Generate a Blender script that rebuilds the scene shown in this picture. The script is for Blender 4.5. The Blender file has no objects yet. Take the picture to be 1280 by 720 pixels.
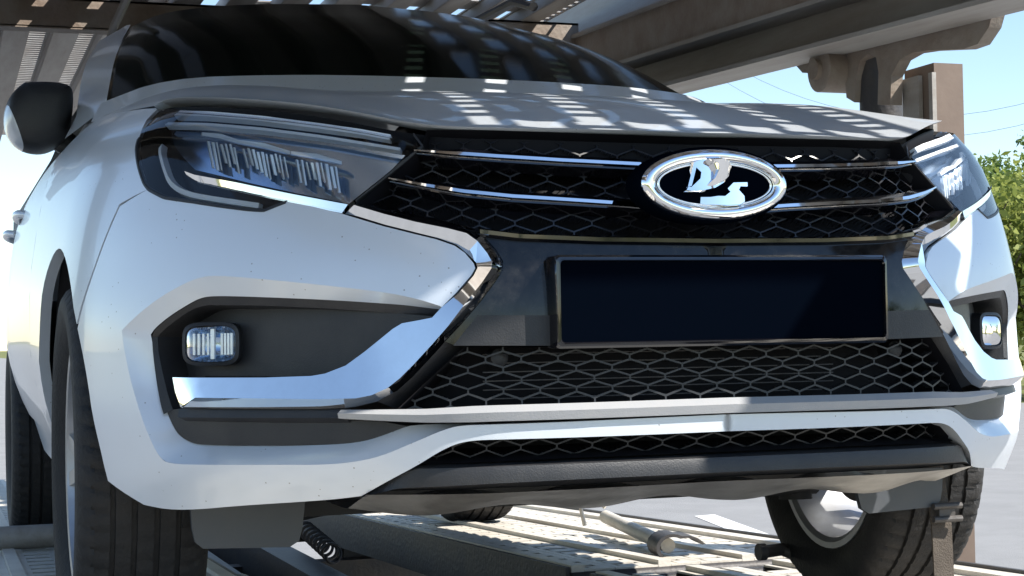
import bpy, bmesh, math, random
import numpy as np
from mathutils import Vector, Matrix
from mathutils.geometry import delaunay_2d_cdt
random.seed(7)
rng = np.random.default_rng(7)
sc = bpy.context.scene
C = sc.collection

# ------------------------------------------------------------------ camera, sky, sun, exposure
FPX = 2054.71                                   # focal length in pixels of the 1280 px wide photograph
CAM = np.array([-1.05694, -2.14831, 0.53842])
YAW, PIT, ROL = [math.radians(a) for a in (19.05173, 1.79055, -0.98332)]
_r = np.array([math.cos(YAW), -math.sin(YAW), 0.0])
FW = np.array([math.sin(YAW)*math.cos(PIT), math.cos(YAW)*math.cos(PIT), math.sin(PIT)])
_u = np.cross(_r, FW)
RT = _r*math.cos(ROL) + _u*math.sin(ROL)
UP = -_r*math.sin(ROL) + _u*math.cos(ROL)
cd = bpy.data.cameras.new('camera')
cam = bpy.data.objects.new('camera', cd); C.objects.link(cam)
cd.sensor_width = 36.0; cd.lens = 36.0*FPX/1280.0
cd.clip_start = 0.05; cd.clip_end = 3000
cam.matrix_world = Matrix(((RT[0], UP[0], -FW[0], CAM[0]), (RT[1], UP[1], -FW[1], CAM[1]),
                           (RT[2], UP[2], -FW[2], CAM[2]), (0, 0, 0, 1)))
sc.camera = cam
SUN = np.array([0.53, -0.46, 0.712]); SUN /= np.linalg.norm(SUN)     # towards the sun
w = bpy.data.worlds.new('World'); sc.world = w; w.use_nodes = True
nt = w.node_tree; bg = nt.nodes['Background']
sky = nt.nodes.new('ShaderNodeTexSky'); sky.sky_type = 'NISHITA'; sky.sun_disc = False
sky.sun_elevation = math.asin(SUN[2]); sky.sun_rotation = math.atan2(SUN[0], SUN[1])
sky.air_density = 1.0; sky.dust_density = 0.0; sky.ozone_density = 1.6
nt.links.new(sky.outputs[0], bg.inputs[0]); bg.inputs[1].default_value = 0.108
sl = bpy.data.lights.new('sun', 'SUN'); sl.energy = 5.0; sl.angle = math.radians(0.53); sl.color = (1, .95, .87)
so = bpy.data.objects.new('sun', sl); C.objects.link(so)
so.rotation_euler = Vector(SUN).to_track_quat('Z', 'Y').to_euler(); so.location = (3, -3, 8)
sc.view_settings.view_transform = 'Standard'; sc.view_settings.look = 'None'
sc.view_settings.gamma = 1.0; sc.view_settings.exposure = 1.02
sc.view_settings.use_curve_mapping = False

# ------------------------------------------------------------------ pixel helpers
def ray(px, py):
    d = FW + RT*(px-640)/FPX - UP*(py-360)/FPX
    return d/np.linalg.norm(d)
def proj(X):
    d = np.asarray(X, float) - CAM; q = d@FW
    return np.stack([640+FPX*(d@RT)/q, 360-FPX*(d@UP)/q], -1)
def at_x(px, py, x): d = ray(px, py); return CAM + d*((x-CAM[0])/d[0])
def at_y(px, py, y): d = ray(px, py); return CAM + d*((y-CAM[1])/d[1])
def at_z(px, py, z): d = ray(px, py); return CAM + d*((z-CAM[2])/d[2])

# ------------------------------------------------------------------ materials
def mat(name, col, rough=.5, metal=0.0, spec=.5, coat=0.0, coat_r=.03, noise=0.0, nscale=8.0, dark=None, rnoise=0.0,
        bump=0.0, bscale=60.0, specks=0.0, streak=False):
    m = bpy.data.materials.new(name); m.use_nodes = True
    t = m.node_tree; b = t.nodes['Principled BSDF']
    b.inputs['Base Color'].default_value = (*col, 1); b.inputs['Roughness'].default_value = rough
    b.inputs['Metallic'].default_value = metal; b.inputs['Specular IOR Level'].default_value = spec
    b.inputs['Coat Weight'].default_value = coat; b.inputs['Coat Roughness'].default_value = coat_r
    tc = t.nodes.new('ShaderNodeTexCoord')
    vec = tc.outputs['Object']
    if streak:
        mp = t.nodes.new('ShaderNodeMapping'); mp.inputs['Scale'].default_value = (1, .12, 1)
        t.links.new(vec, mp.inputs[0]); vec = mp.outputs[0]
    last = None
    if noise:
        n = t.nodes.new('ShaderNodeTexNoise'); n.inputs['Scale'].default_value = nscale
        n.inputs['Detail'].default_value = 6; n.inputs['Roughness'].default_value = .65
        t.links.new(vec, n.inputs['Vector'])
        r = t.nodes.new('ShaderNodeValToRGB'); r.color_ramp.elements[0].position = .38; r.color_ramp.elements[1].position = .66
        d = dark or tuple(c*.5 for c in col)
        mx = t.nodes.new('ShaderNodeMix'); mx.data_type = 'RGBA'
        mul = t.nodes.new('ShaderNodeMath'); mul.operation = 'MULTIPLY'; mul.inputs[1].default_value = noise
        t.links.new(n.outputs['Fac'], r.inputs[0]); t.links.new(r.outputs[0], mul.inputs[0])
        t.links.new(mul.outputs[0], mx.inputs['Factor'])
        mx.inputs['A'].default_value = (*col, 1); mx.inputs['B'].default_value = (*d, 1)
        last = mx.outputs['Result']; t.links.new(last, b.inputs['Base Color'])
    if specks:
        v = t.nodes.new('ShaderNodeTexVoronoi'); v.inputs['Scale'].default_value = 70
        n2 = t.nodes.new('ShaderNodeTexNoise'); n2.inputs['Scale'].default_value = 7
        t.links.new(tc.outputs['Object'], v.inputs['Vector']); t.links.new(tc.outputs['Object'], n2.inputs['Vector'])
        lt = t.nodes.new('ShaderNodeMath'); lt.operation = 'LESS_THAN'; lt.inputs[1].default_value = .085
        gt = t.nodes.new('ShaderNodeMath'); gt.operation = 'GREATER_THAN'; gt.inputs[1].default_value = .52
        mm = t.nodes.new('ShaderNodeMath'); mm.operation = 'MULTIPLY'
        m3 = t.nodes.new('ShaderNodeMath'); m3.operation = 'MULTIPLY'; m3.inputs[1].default_value = specks
        t.links.new(v.outputs['Distance'], lt.inputs[0]); t.links.new(n2.outputs['Fac'], gt.inputs[0])
        t.links.new(lt.outputs[0], mm.inputs[0]); t.links.new(gt.outputs[0], mm.inputs[1]); t.links.new(mm.outputs[0], m3.inputs[0])
        mx = t.nodes.new('ShaderNodeMix'); mx.data_type = 'RGBA'
        t.links.new(m3.outputs[0], mx.inputs['Factor'])
        if last: t.links.new(last, mx.inputs['A'])
        else: mx.inputs['A'].default_value = (*col, 1)
        mx.inputs['B'].default_value = (.10, .075, .05, 1)
        t.links.new(mx.outputs['Result'], b.inputs['Base Color'])
    if rnoise:
        n = t.nodes.new('ShaderNodeTexNoise'); n.inputs['Scale'].default_value = nscale*1.7; n.inputs['Detail'].default_value = 5
        t.links.new(vec, n.inputs['Vector'])
        mr = t.nodes.new('ShaderNodeMapRange'); mr.inputs['From Min'].default_value = .35; mr.inputs['From Max'].default_value = .7
        mr.inputs['To Min'].default_value = rough; mr.inputs['To Max'].default_value = min(1, rough+rnoise)
        t.links.new(n.outputs['Fac'], mr.inputs['Value']); t.links.new(mr.outputs[0], b.inputs['Roughness'])
    if bump:
        n = t.nodes.new('ShaderNodeTexNoise'); n.inputs['Scale'].default_value = bscale; n.inputs['Detail'].default_value = 4
        t.links.new(tc.outputs['Object'], n.inputs['Vector'])
        bp = t.nodes.new('ShaderNodeBump'); bp.inputs['Strength'].default_value = bump; bp.inputs['Distance'].default_value = .01
        t.links.new(n.outputs['Fac'], bp.inputs['Height']); t.links.new(bp.outputs[0], b.inputs['Normal'])
    return m
def glass_mat(name, tint=(1, 1, 1), ior=1.5, rough=0.0):
    m = bpy.data.materials.new(name); m.use_nodes = True
    t = m.node_tree; t.nodes.remove(t.nodes['Principled BSDF'])
    out = t.nodes['Material Output']
    tr = t.nodes.new('ShaderNodeBsdfTransparent'); tr.inputs[0].default_value = (*tint, 1)
    gl = t.nodes.new('ShaderNodeBsdfGlossy'); gl.inputs['Roughness'].default_value = rough
    fr = t.nodes.new('ShaderNodeFresnel'); fr.inputs['IOR'].default_value = ior
    mx = t.nodes.new('ShaderNodeMixShader')
    t.links.new(fr.outputs[0], mx.inputs[0]); t.links.new(tr.outputs[0], mx.inputs[1]); t.links.new(gl.outputs[0], mx.inputs[2])
    t.links.new(mx.outputs[0], out.inputs[0])
    return m
M = {
 'paint': mat('silver_paint', (.61, .655, .71), .30, .26, .30, .32, .02, noise=.10, nscale=5, dark=(.52, .50, .46), specks=.6),
 'chrome': mat('chrome', (.86, .87, .88), .04, 1.0, noise=.10, nscale=30, dark=(.5, .48, .44)),
 'black_gloss': mat('gloss_black', (.004, .004, .006), .06, 0, .6, .5, rnoise=.10, nscale=14),
 'black_plastic': mat('black_plastic', (.016, .017, .02), .48, 0, .45, noise=.35, nscale=14, dark=(.045, .043, .042), bump=.12, bscale=420),
 'grey_plastic': mat('grey_plastic', (.30, .305, .315), .36, 0, .5, noise=.4, nscale=16, dark=(.36, .35, .34), bump=.1, bscale=420),
 'mesh_plastic': mat('mesh_plastic', (.017, .018, .021), .42, 0, .5),
 'mesh_dark': mat('grille_mesh_plastic', (.014, .014, .017), .30, 0, .5),
 'void': mat('dark_backing', (.004, .004, .006), .7, 0, .2),
 'plate': mat('plate_navy', (.0011, .0021, .0048), .7, 0, .0),
 'glass_dark': mat('windshield_glass', (.003, .005, .004), .10, 0, .09),
 'lens': glass_mat('clear_lens', (.96, .97, .98), 1.5, 0.0),
 'housing': mat('lamp_housing', (.012, .013, .016), .22, 0, .6),
 'reflector': mat('lamp_reflector', (.42, .52, .66), .14, .95),
 'crystal': mat('lamp_crystal', (.80, .85, .90), .10, .15, .8),
 'white_guide': mat('light_guide', (.85, .86, .88), .25, 0, .6),
 'deflector': mat('slate_plastic', (.050, .058, .070), .45, 0, .5, noise=.4, nscale=12, dark=(.075, .075, .08)),
 'tyre': mat('tyre_rubber', (.016, .016, .017), .72, 0, .35, noise=.5, nscale=20, dark=(.035, .032, .03), bump=.25, bscale=160),
 'alloy': mat('alloy_rim', (.42, .43, .45), .42, .75, noise=.5, nscale=20, dark=(.3, .29, .28)),
 'underbody': mat('underbody', (.02, .02, .022), .7),
 'tray': mat('undertray_metal', (.42, .41, .39), .35, .6, noise=.7, nscale=9, dark=(.16, .15, .14), bump=.5, bscale=12),
 'steel': mat('deck_steel', (.33, .315, .295), .55, .15, noise=.8, nscale=9, dark=(.19, .16, .135), bump=.10, bscale=90, streak=True),
 'galv': mat('track_steel', (.62, .58, .51), .5, .1, noise=.55, nscale=7, dark=(.42, .38, .33), bump=.15, bscale=120),
 'dark_steel': mat('dark_frame_steel', (.045, .045, .05), .55, .2, noise=.6, nscale=9, dark=(.09, .075, .06), bump=.2, bscale=70),
 'rust': mat('weathered_steel', (.25, .215, .18), .6, .1, noise=.7, nscale=9, dark=(.17, .115, .085), bump=.25, bscale=60),
 'post': mat('post_paint', (.145, .105, .08), .6, 0, noise=.6, nscale=9, dark=(.10, .068, .052), bump=.05, bscale=60),
 'strap': mat('strap_webbing', (.085, .072, .06), .85, 0, .2, noise=.5, nscale=25, dark=(.05, .04, .034), bump=.4, bscale=300),
 'asphalt': mat('asphalt', (.235, .235, .235), .85, 0, .3, noise=.5, nscale=2.2, dark=(.18, .18, .18), bump=.5, bscale=110),
 'line': mat('road_paint', (.75, .75, .73), .7, 0, .3, noise=.3, nscale=6, dark=(.5, .5, .48)),
 'verge': mat('verge_grass', (.10, .13, .035), .9, 0, .2, noise=.9, nscale=.8, dark=(.19, .17, .08), bump=.6, bscale=10),
 'bark': mat('bark', (.12, .095, .07), .9, 0, .2, noise=.6, nscale=12, dark=(.06, .045, .035)),
 'wire': mat('wire', (.03, .03, .03), .6),
}
def leaf_mat(name, c1, c2):
    m = bpy.data.materials.new(name); m.use_nodes = True
    t = m.node_tree; b = t.nodes['Principled BSDF']
    tc = t.nodes.new('ShaderNodeTexCoord'); n = t.nodes.new('ShaderNodeTexNoise'); n.inputs['Scale'].default_value = 1.1; n.inputs['Detail'].default_value = 5
    r = t.nodes.new('ShaderNodeValToRGB'); r.color_ramp.elements[0].position = .35; r.color_ramp.elements[1].position = .68
    r.color_ramp.elements[0].color = (*c1, 1); r.color_ramp.elements[1].color = (*c2, 1)
    t.links.new(tc.outputs['Object'], n.inputs['Vector']); t.links.new(n.outputs['Fac'], r.inputs[0]); t.links.new(r.outputs[0], b.inputs['Base Color'])
    b.inputs['Roughness'].default_value = .6; b.inputs['Specular IOR Level'].default_value = .3
    tl = t.nodes.new('ShaderNodeBsdfTranslucent'); t.links.new(r.outputs[0], tl.inputs[0])
    mx = t.nodes.new('ShaderNodeMixShader'); mx.inputs[0].default_value = .4
    out = t.nodes['Material Output']
    t.links.new(b.outputs[0], mx.inputs[1]); t.links.new(tl.outputs[0], mx.inputs[2]); t.links.new(mx.outputs[0], out.inputs[0])
    return m
M['panel'] = mat('dusty_gloss_black', (.003, .003, .004), .07, 0, .36, .15, .04, noise=.5, nscale=45, dark=(.030, .029, .027), rnoise=.10)
M['glass_dark'].node_tree.nodes['Principled BSDF'].inputs['IOR'].default_value = 1.12
M['leaf_a'] = leaf_mat('leaf_fresh', (.11, .17, .03), (.24, .31, .08))
M['leaf_b'] = leaf_mat('leaf_yellowish', (.16, .20, .035), (.34, .37, .10))
M['leaf_c'] = leaf_mat('leaf_deep', (.08, .14, .03), (.19, .26, .07))

# ------------------------------------------------------------------ object helpers
def obj(name, V, F, m, parent=None, smooth=False, angle=None):
    me = bpy.data.meshes.new(name)
    me.from_pydata([tuple(map(float, v)) for v in V], [], [tuple(map(int, f)) for f in F])
    me.validate(); me.update()
    if m: me.materials.append(M[m] if isinstance(m, str) else m)
    if smooth:
        me.polygons.foreach_set('use_smooth', [True]*len(me.polygons))
        if angle: me.set_sharp_from_angle(angle=math.radians(angle))
    o = bpy.data.objects.new(name, me); C.objects.link(o)
    if parent is not None: attach(o, parent)
    return o
def attach(o, parent):
    o.parent = parent
    if parent.type == 'EMPTY': o.matrix_parent_inverse = Matrix.Translation(-parent.location)
def empty(name, loc, label, cat, group=None):
    o = bpy.data.objects.new(name, None); C.objects.link(o); o.location = loc; o.empty_display_size = .2
    tag(o, label, cat, group); return o
def tag(o, label, cat, group=None):
    o['label'] = label; o['category'] = cat
    if group: o['group'] = group
class MB:
    """collects pieces of ONE mesh"""
    def __init__(s): s.V = []; s.F = []
    def add(s, V, F):
        k = len(s.V); s.V += [tuple(v) for v in V]; s.F += [tuple(i+k for i in f) for f in F]; return s
    def box(s, c, d, rot=None):
        c = np.array(c, float); d = np.array(d, float)/2
        P = np.array([[x, y, z] for x in (-1, 1) for y in (-1, 1) for z in (-1, 1)], float)*d
        if rot is not None: P = P@np.array(rot).T
        return s.add(P+c, [(0, 1, 3, 2), (4, 6, 7, 5), (0, 4, 5, 1), (2, 3, 7, 6), (0, 2, 6, 4), (1, 5, 7, 3)])
    def beam(s, a, b, wx, wz, up=(0, 0, 1)):
        a = np.array(a, float); b = np.array(b, float); d = b-a; L = np.linalg.norm(d); d /= L
        u = np.array(up, float); x = np.cross(d, u); x /= np.linalg.norm(x); z = np.cross(x, d)
        return s.box((a+b)/2, (wx, L, wz), np.stack([x, d, z], 1))
    def tube(s, pts, r, n=12, cap=True):
        pts = np.array(pts, float); k = len(pts); rr = np.broadcast_to(np.array(r, float), (k,))
        V = []; prev = None
        for i in range(k):
            t = pts[min(i+1, k-1)]-pts[max(i-1, 0)]; t /= np.linalg.norm(t)
            if prev is None:
                a = np.array([0, 0, 1.]) if abs(t[2]) < .9 else np.array([1., 0, 0]); x = np.cross(t, a)
            else: x = prev - t*(prev@t)
            x /= np.linalg.norm(x); prev = x; y = np.cross(t, x)
            for j in range(n):
                a = 2*math.pi*j/n; V.append(pts[i]+rr[i]*(x*math.cos(a)+y*math.sin(a)))
        F = [(i*n+j, i*n+(j+1) % n, (i+1)*n+(j+1) % n, (i+1)*n+j) for i in range(k-1) for j in range(n)]
        if cap: F += [tuple(range(n))[::-1], tuple((k-1)*n+j for j in range(n))]
        return s.add(V, F)
    def prism(s, poly, ext):
        """polygon (3-D points) extruded by the vector ext"""
        P = np.array(poly, float); n = len(P); e = np.array(ext, float)
        return s.add(np.concatenate([P, P+e]), [tuple(range(n))[::-1], tuple(range(n, 2*n))] + [(i, (i+1) % n, n+(i+1) % n, n+i) for i in range(n)])
    def build(s, name, m, parent=None, smooth=False, angle=40): return obj(name, s.V, s.F, m, parent, smooth, angle)
def mirror(VF):
    V, F = VF; V = np.array(V, float)*[-1, 1, 1]; return V, [tuple(f)[::-1] for f in F]
def join(*VFs):
    m = MB()
    for V, F in VFs: m.add(V, F)
    return m.V, m.F
def weld(V, F, eps=1e-4):
    key = {}; idx = []; NV = []
    for v in V:
        k = tuple(np.round(np.array(v)/eps).astype(int))
        if k not in key: key[k] = len(NV); NV.append(v)
        idx.append(key[k])
    NF = []
    for f in F:
        g = []
        for i in f:
            if idx[i] not in g: g.append(idx[i])
        if len(g) > 2: NF.append(tuple(g))
    return NV, NF
def pchip(xs, ys):
    xs = np.array(xs, float); ys = np.array(ys, float); h = np.diff(xs); d = np.diff(ys)/h
    m = np.zeros(len(xs)); m[0] = d[0]; m[-1] = d[-1]
    for i in range(1, len(xs)-1):
        if d[i-1]*d[i] > 0:
            a = 2*h[i]+h[i-1]; b = h[i]+2*h[i-1]; m[i] = (a+b)/(a/d[i-1]+b/d[i])
    def f(x):
        x = np.clip(np.asarray(x, float), xs[0], xs[-1]); i = np.clip(np.searchsorted(xs, x)-1, 0, len(h)-1)
        t = (x-xs[i])/h[i]
        return (2*t**3-3*t**2+1)*ys[i]+(t**3-2*t**2+t)*h[i]*m[i]+(-2*t**3+3*t**2)*ys[i+1]+(t**3-t**2)*h[i]*m[i+1]
    return f

# ------------------------------------------------------------------ the car's outer skin: a plan curve wrapped round nose and side
PC = np.array([(0, -.020), (.12, -.0185), (.24, -.012), (.327, .0), (.37, .012), (.42, .034), (.50, .085), (.60, .160), (.70, .255),
               (.775, .355), (.825, .455), (.855, .56), (.872, .70), (.880, .9), (.885, 1.4), (.885, 2.4), (.875, 3.3), (.84, 4.0)], float)
def cr_spline(P, n=40):
    out = []
    Q = np.vstack([2*P[0]-P[1], P, 2*P[-1]-P[-2]]); Q[0] = (-P[1][0], P[1][1])
    for i in range(1, len(Q)-2):
        p0, p1, p2, p3 = Q[i-1], Q[i], Q[i+1], Q[i+2]
        t1 = np.linalg.norm(p1-p0)**.5; t2 = t1+np.linalg.norm(p2-p1)**.5; t3 = t2+np.linalg.norm(p3-p2)**.5
        for t in np.linspace(t1, t2, n, endpoint=False):
            a1 = (t1-t)/t1*p0+t/t1*p1; a2 = (t2-t)/(t2-t1)*p1+(t-t1)/(t2-t1)*p2; a3 = (t3-t)/(t3-t2)*p2+(t-t2)/(t3-t2)*p3
            b1 = (t2-t)/t2*a1+t/t2*a2; b2 = (t3-t)/(t3-t1)*a2+(t-t1)/(t3-t1)*a3
            out.append((t2-t)/(t2-t1)*b1+(t-t1)/(t2-t1)*b2)
    out.append(P[-1]); return np.array(out)
_pl = cr_spline(PC); _sl = np.concatenate([[0], np.cumsum(np.linalg.norm(np.diff(_pl, axis=0), axis=1))])
SMAX = _sl[-1]
_sx = np.linspace(0, SMAX, 1600); _px = np.interp(_sx, _sl, _pl[:, 0]); _py = np.interp(_sx, _sl, _pl[:, 1])
_nx = np.gradient(_py, _sx); _ny = -np.gradient(_px, _sx)
def _sm(a, n=25):
    k = np.hanning(n); k /= k.sum(); return np.convolve(np.pad(a, n//2, mode='edge'), k, 'valid')
_nx = _sm(_nx); _ny = _sm(_ny); _nx[0] = 0; _ny[0] = -1
def s_of_y(y): return float(np.interp(y, _py[200:], _sx[200:]))
def s_of_x(x): return float(np.interp(x, _px[:1000], _sx[:1000]))
_fi = pchip([.18, .28, .32, .36, .42, .46, .57, .64, .70, .74, .80, .83, .85, .90, 1.1], [.09, .055, .028, .004, -.003, .0, .001, .010, .028, .045, .074, .088, .098, .13, .3])
_si = pchip([.15, .22, .28, .36, .45, .55, .68, .78, .84, .88, .91, .935, .96, 1.1], [.10, .06, .035, .012, .0, .0, .014, .034, .055, .085, .115, .150, .20, .55])
_rise = pchip([0, .45, .8, 1.45, 2.5, 4], [0, 0, .035, .095, .12, .13])
S0A, S0B = .50, 1.05
def skin0(s, z):
    s = np.asarray(s, float); z = np.asarray(z, float); a = np.abs(s)
    x = np.interp(a, _sx, _px); y = np.interp(a, _sx, _py); nx = np.interp(a, _sx, _nx); ny = np.interp(a, _sx, _ny)
    l = np.hypot(nx, ny); nx = nx/l; ny = ny/l
    t = np.clip((a-S0A)/(S0B-S0A), 0, 1); t = t*t*(3-2*t)
    i = _fi(z)*(1-t) + _si(z-_rise(y))*t
    return np.stack([-np.sign(s+1e-12)*(x-nx*i), y-ny*i, z+0*x], -1)          # s > 0: the side at the left of the photograph (x < 0)
def skin(s, z, off=0.0):
    s = np.asarray(s, float); z = np.asarray(z, float); off = np.asarray(off, float)
    e = .004
    P = skin0(s, z); ds = skin0(s+e, z)-skin0(s-e, z); dz = skin0(s, z+e)-skin0(s, z-e)
    n = np.cross(dz, ds); n /= np.linalg.norm(n, axis=-1, keepdims=True)
    return P + n*off[..., None]
_gs, _gz = np.meshgrid(np.linspace(-.02, 2.6, 300), np.linspace(.2, 1.04, 120), indexing='ij')
_gP = skin0(_gs.ravel(), _gz.ravel()); _gq = proj(_gP); _gd = (_gP-CAM)@FW
def solve(px, py, off=0.0):
    """pixel -> (s, z) on the skin pushed out by off"""
    d2 = ((_gq-[px, py])**2).sum(1) + (_gd*6)**2
    k = int(np.argmin(d2)); v = np.array([_gs.ravel()[k], _gz.ravel()[k]]); best = (1e9, v)
    for it in range(25):
        q = proj(skin(v[0], v[1], off)); r = q-[px, py]; e = float(r@r)
        if e < best[0]: best = (e, v.copy())
        if e < 1e-4: break
        h = 1e-4
        J = np.stack([(proj(skin(v[0]+h, v[1], off))-q)/h, (proj(skin(v[0], v[1]+h, off))-q)/h], 1)
        st = np.linalg.lstsq(J.T@J+np.eye(2)*300, -J.T@r, rcond=None)[0]
        v = v+np.clip(st, -.05, .05); v[1] = min(max(v[1], .16), 1.08); v[0] = max(v[0], -1.4)
    return best[1]
def PX(pts, off=0.0): return np.array([solve(a, b, off) for a, b in pts])
def CZ(py, off=0.0):
    """height on the centre line (s = 0) that shows at picture row py"""
    zz = np.linspace(.2, .95, 400); q = proj(skin(np.full(400, 1e-4), zz, np.full(400, off)))
    return float(np.interp(py, q[::-1, 1], zz[::-1]))
def resample(L, h=None, n=None):
    L = np.array(L, float); d = np.concatenate([[0], np.cumsum(np.linalg.norm(np.diff(L, axis=0), axis=1))])
    if n is None: n = max(2, int(round(d[-1]/h))+1)
    t = np.linspace(0, d[-1], n)
    if h is not None: t = np.unique(np.concatenate([t, d]))
    return np.stack([np.interp(t, d, L[:, k]) for k in range(L.shape[1])], 1)
def smooth_line(L, it=2):
    L = np.array(L, float)
    for _ in range(it):
        Q = [L[0]]
        for a, b in zip(L[:-1], L[1:]): Q += [a*.75+b*.25, a*.25+b*.75]
        Q.append(L[-1]); L = np.array(Q)
    return L
def inside(P, poly):
    x, y = P[:, 0], P[:, 1]; c = np.zeros(len(P), bool); n = len(poly)
    for i in range(n):
        x1, y1 = poly[i]; x2, y2 = poly[(i+1) % n]
        if y1 == y2: continue
        k = ((y1 > y) != (y2 > y)) & (x < (x2-x1)*(y-y1)/(y2-y1)+x1); c ^= k
    return c
def seg_dist(P, poly):
    d = np.full(len(P), 1e9); n = len(poly)
    for i in range(n):
        a = poly[i]; b = poly[(i+1) % n]; ab = b-a; t = np.clip(((P-a)@ab)/max(ab@ab, 1e-12), 0, 1)
        d = np.minimum(d, np.linalg.norm(P-(a+t[:, None]*ab), axis=1))
    return d
def fill2d(poly, h):
    B = []
    poly = np.array(poly, float); n = len(poly)
    for i in range(n):
        a, b = poly[i], poly[(i+1) % n]; k = max(1, int(np.linalg.norm(b-a)/h))
        for j in range(k): B.append(a+(b-a)*j/k)
    B = np.array(B)
    keep = [0]
    for i in range(1, len(B)):
        if np.linalg.norm(B[i]-B[keep[-1]]) > h*.12: keep.append(i)
    B = B[keep]
    lo, hi = B.min(0), B.max(0)
    g = np.stack(np.meshgrid(np.arange(lo[0]+h/2, hi[0], h), np.arange(lo[1]+h/2, hi[1], h), indexing='ij'), -1).reshape(-1, 2)
    if len(g):
        g = g[inside(g, B)]
        if len(g): g = g[seg_dist(g, B) > h*.45]
    allp = np.concatenate([B, g]) if len(g) else B
    nb = len(B)
    r = delaunay_2d_cdt([Vector(p) for p in allp], [(i, (i+1) % nb) for i in range(nb)], [], 1, 1e-7)
    P = np.array([tuple(v) for v in r[0]]); F = []
    for f in r[2]:
        c = P[list(f)].mean(0)
        if inside(c[None], B)[0]: F.append(tuple(f))
    return P, F, B
def orient(V, F):
    """faces look outward (towards -y and away from the axis)"""
    V = np.array(V); out = []
    for f in F:
        a, b, c = V[f[0]], V[f[1]], V[f[2]]; n = np.cross(b-a, c-a); m = V[list(f)].mean(0)
        out.append(f if (-n[1]+n[0]*np.sign(m[0])*1.0) > 0 else f[::-1])
    return out
def panel(poly, h=.02, off=0.0, thick=.012):
    """patch of the skin inside a polygon of (s, z); off may be a function (s, z) -> off; edges turned in by thick"""
    P, F, B = fill2d(poly, h)
    fo = off if callable(off) else (lambda s, z: np.full(len(s), off))
    V = skin(P[:, 0], P[:, 1], fo(P[:, 0], P[:, 1])); F = orient(V, F)
    m = MB(); m.add(V, F)
    if thick:
        o = fo(B[:, 0], B[:, 1]); a = skin(B[:, 0], B[:, 1], o); b = skin(B[:, 0], B[:, 1], o-thick); n = len(B)
        m.add(np.concatenate([a, b]), [(i, (i+1) % n, n+(i+1) % n, n+i) for i in range(n)])
    return m.V, m.F
def strip(A, offA, B, offB, n=40, rows=2):
    """ruled band between two (s, z) lines at two heights above the skin"""
    A = resample(A, n=n); B = resample(B, n=n); V = []
    oa = np.broadcast_to(np.array(offA, float), (n,)) if np.ndim(offA) == 0 else np.interp(np.linspace(0, 1, n), np.linspace(0, 1, len(offA)), offA)
    ob = np.broadcast_to(np.array(offB, float), (n,)) if np.ndim(offB) == 0 else np.interp(np.linspace(0, 1, n), np.linspace(0, 1, len(offB)), offB)
    for k in range(rows):
        t = k/(rows-1); Q = A*(1-t)+B*t; V.append(skin(Q[:, 0], Q[:, 1], oa*(1-t)+ob*t))
    V = np.concatenate(V); F = [(k*n+i, k*n+i+1, (k+1)*n+i+1, (k+1)*n+i) for k in range(rows-1) for i in range(n-1)]
    return V, orient(V, F)
def sweep(L, prof, n=40, taper=None):
    """profile of (dz, off) swept along a (s, z) line"""
    L = resample(L, n=n); k = len(prof); V = []
    for i in range(n):
        f = 1.0 if taper is None else taper(i/(n-1))
        for dz, o in prof: V.append(skin(L[i, 0], L[i, 1]+dz*f, o))
    F = [(i*k+j, i*k+(j+1) % k, (i+1)*k+(j+1) % k, (i+1)*k+j) for i in range(n-1) for j in range(k)]
    F += [tuple(range(k)), tuple((n-1)*k+j for j in range(k))[::-1]]
    return np.array(V), F
def both(VF): return weld(*join(VF, mirror(VF)))
def fix_normals(o):
    bm = bmesh.new(); bm.from_mesh(o.data); bmesh.ops.recalc_face_normals(bm, faces=bm.faces); bm.to_mesh(o.data); bm.free()
def coons(c0, c1, d0, d1, n, m, bump=None):
    """c0, c1: arrays n x 3 (v = 0, v = 1); d0, d1: arrays m x 3 (u = 0, u = 1)"""
    u = np.linspace(0, 1, n)[:, None, None]; v = np.linspace(0, 1, m)[None, :, None]
    P = (1-v)*c0[:, None]+v*c1[:, None]+(1-u)*d0[None]+u*d1[None] - ((1-u)*(1-v)*c0[0]+u*(1-v)*c0[-1]+(1-u)*v*c1[0]+u*v*c1[-1])
    if bump: P = P+bump(u, v)
    F = [(i*m+j, (i+1)*m+j, (i+1)*m+j+1, i*m+j+1) for i in range(n-1) for j in range(m-1)]
    return P.reshape(-1, 3), F
def curve3(pts, n):
    P = np.array(pts, float); P = smooth_line(P, 3); return resample(P, n=n)

# ================================================================== SETTING
ROADZ = -1.0
def sheet(name, x0, x1, y0, y1, z, m, nx=2, ny=2, kind='structure'):
    xs = np.linspace(x0, x1, nx); ys = np.linspace(y0, y1, ny)
    V = [(x, y, z) for x in xs for y in ys]; F = [(i*ny+j, (i+1)*ny+j, (i+1)*ny+j+1, i*ny+j+1) for i in range(nx-1) for j in range(ny-1)]
    o = obj(name, V, F, m); o['kind'] = kind; return o
sheet('ground', -900, 900, -900, 900, ROADZ-.012, 'verge')
_rp = [(-260, 400), (4, 400), (12, 60), (20, 28), (60, 2), (140, -60), (60, -60), (30, -22), (8, -13), (-20, -11), (-120, -20)]
road = obj('road', [(x, y, ROADZ) for x, y in _rp], [tuple(range(len(_rp)))[::-1]], 'asphalt'); road['kind'] = 'structure'
_q = [at_z(px, py, ROADZ+.004) for px, py in ((868, 645), (893, 643), (962, 668), (950, 678))]
o = obj('lane_marking', _q, [(0, 1, 2, 3)], 'line'); o['kind'] = 'structure'

# ================================================================== CAR
car = empty('estate_car', (0, 1.9, 0), 'silver estate car with black grille and chrome trim strapped on the transporter', 'car')
cz = lambda s, z: np.array([s, z])
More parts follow.
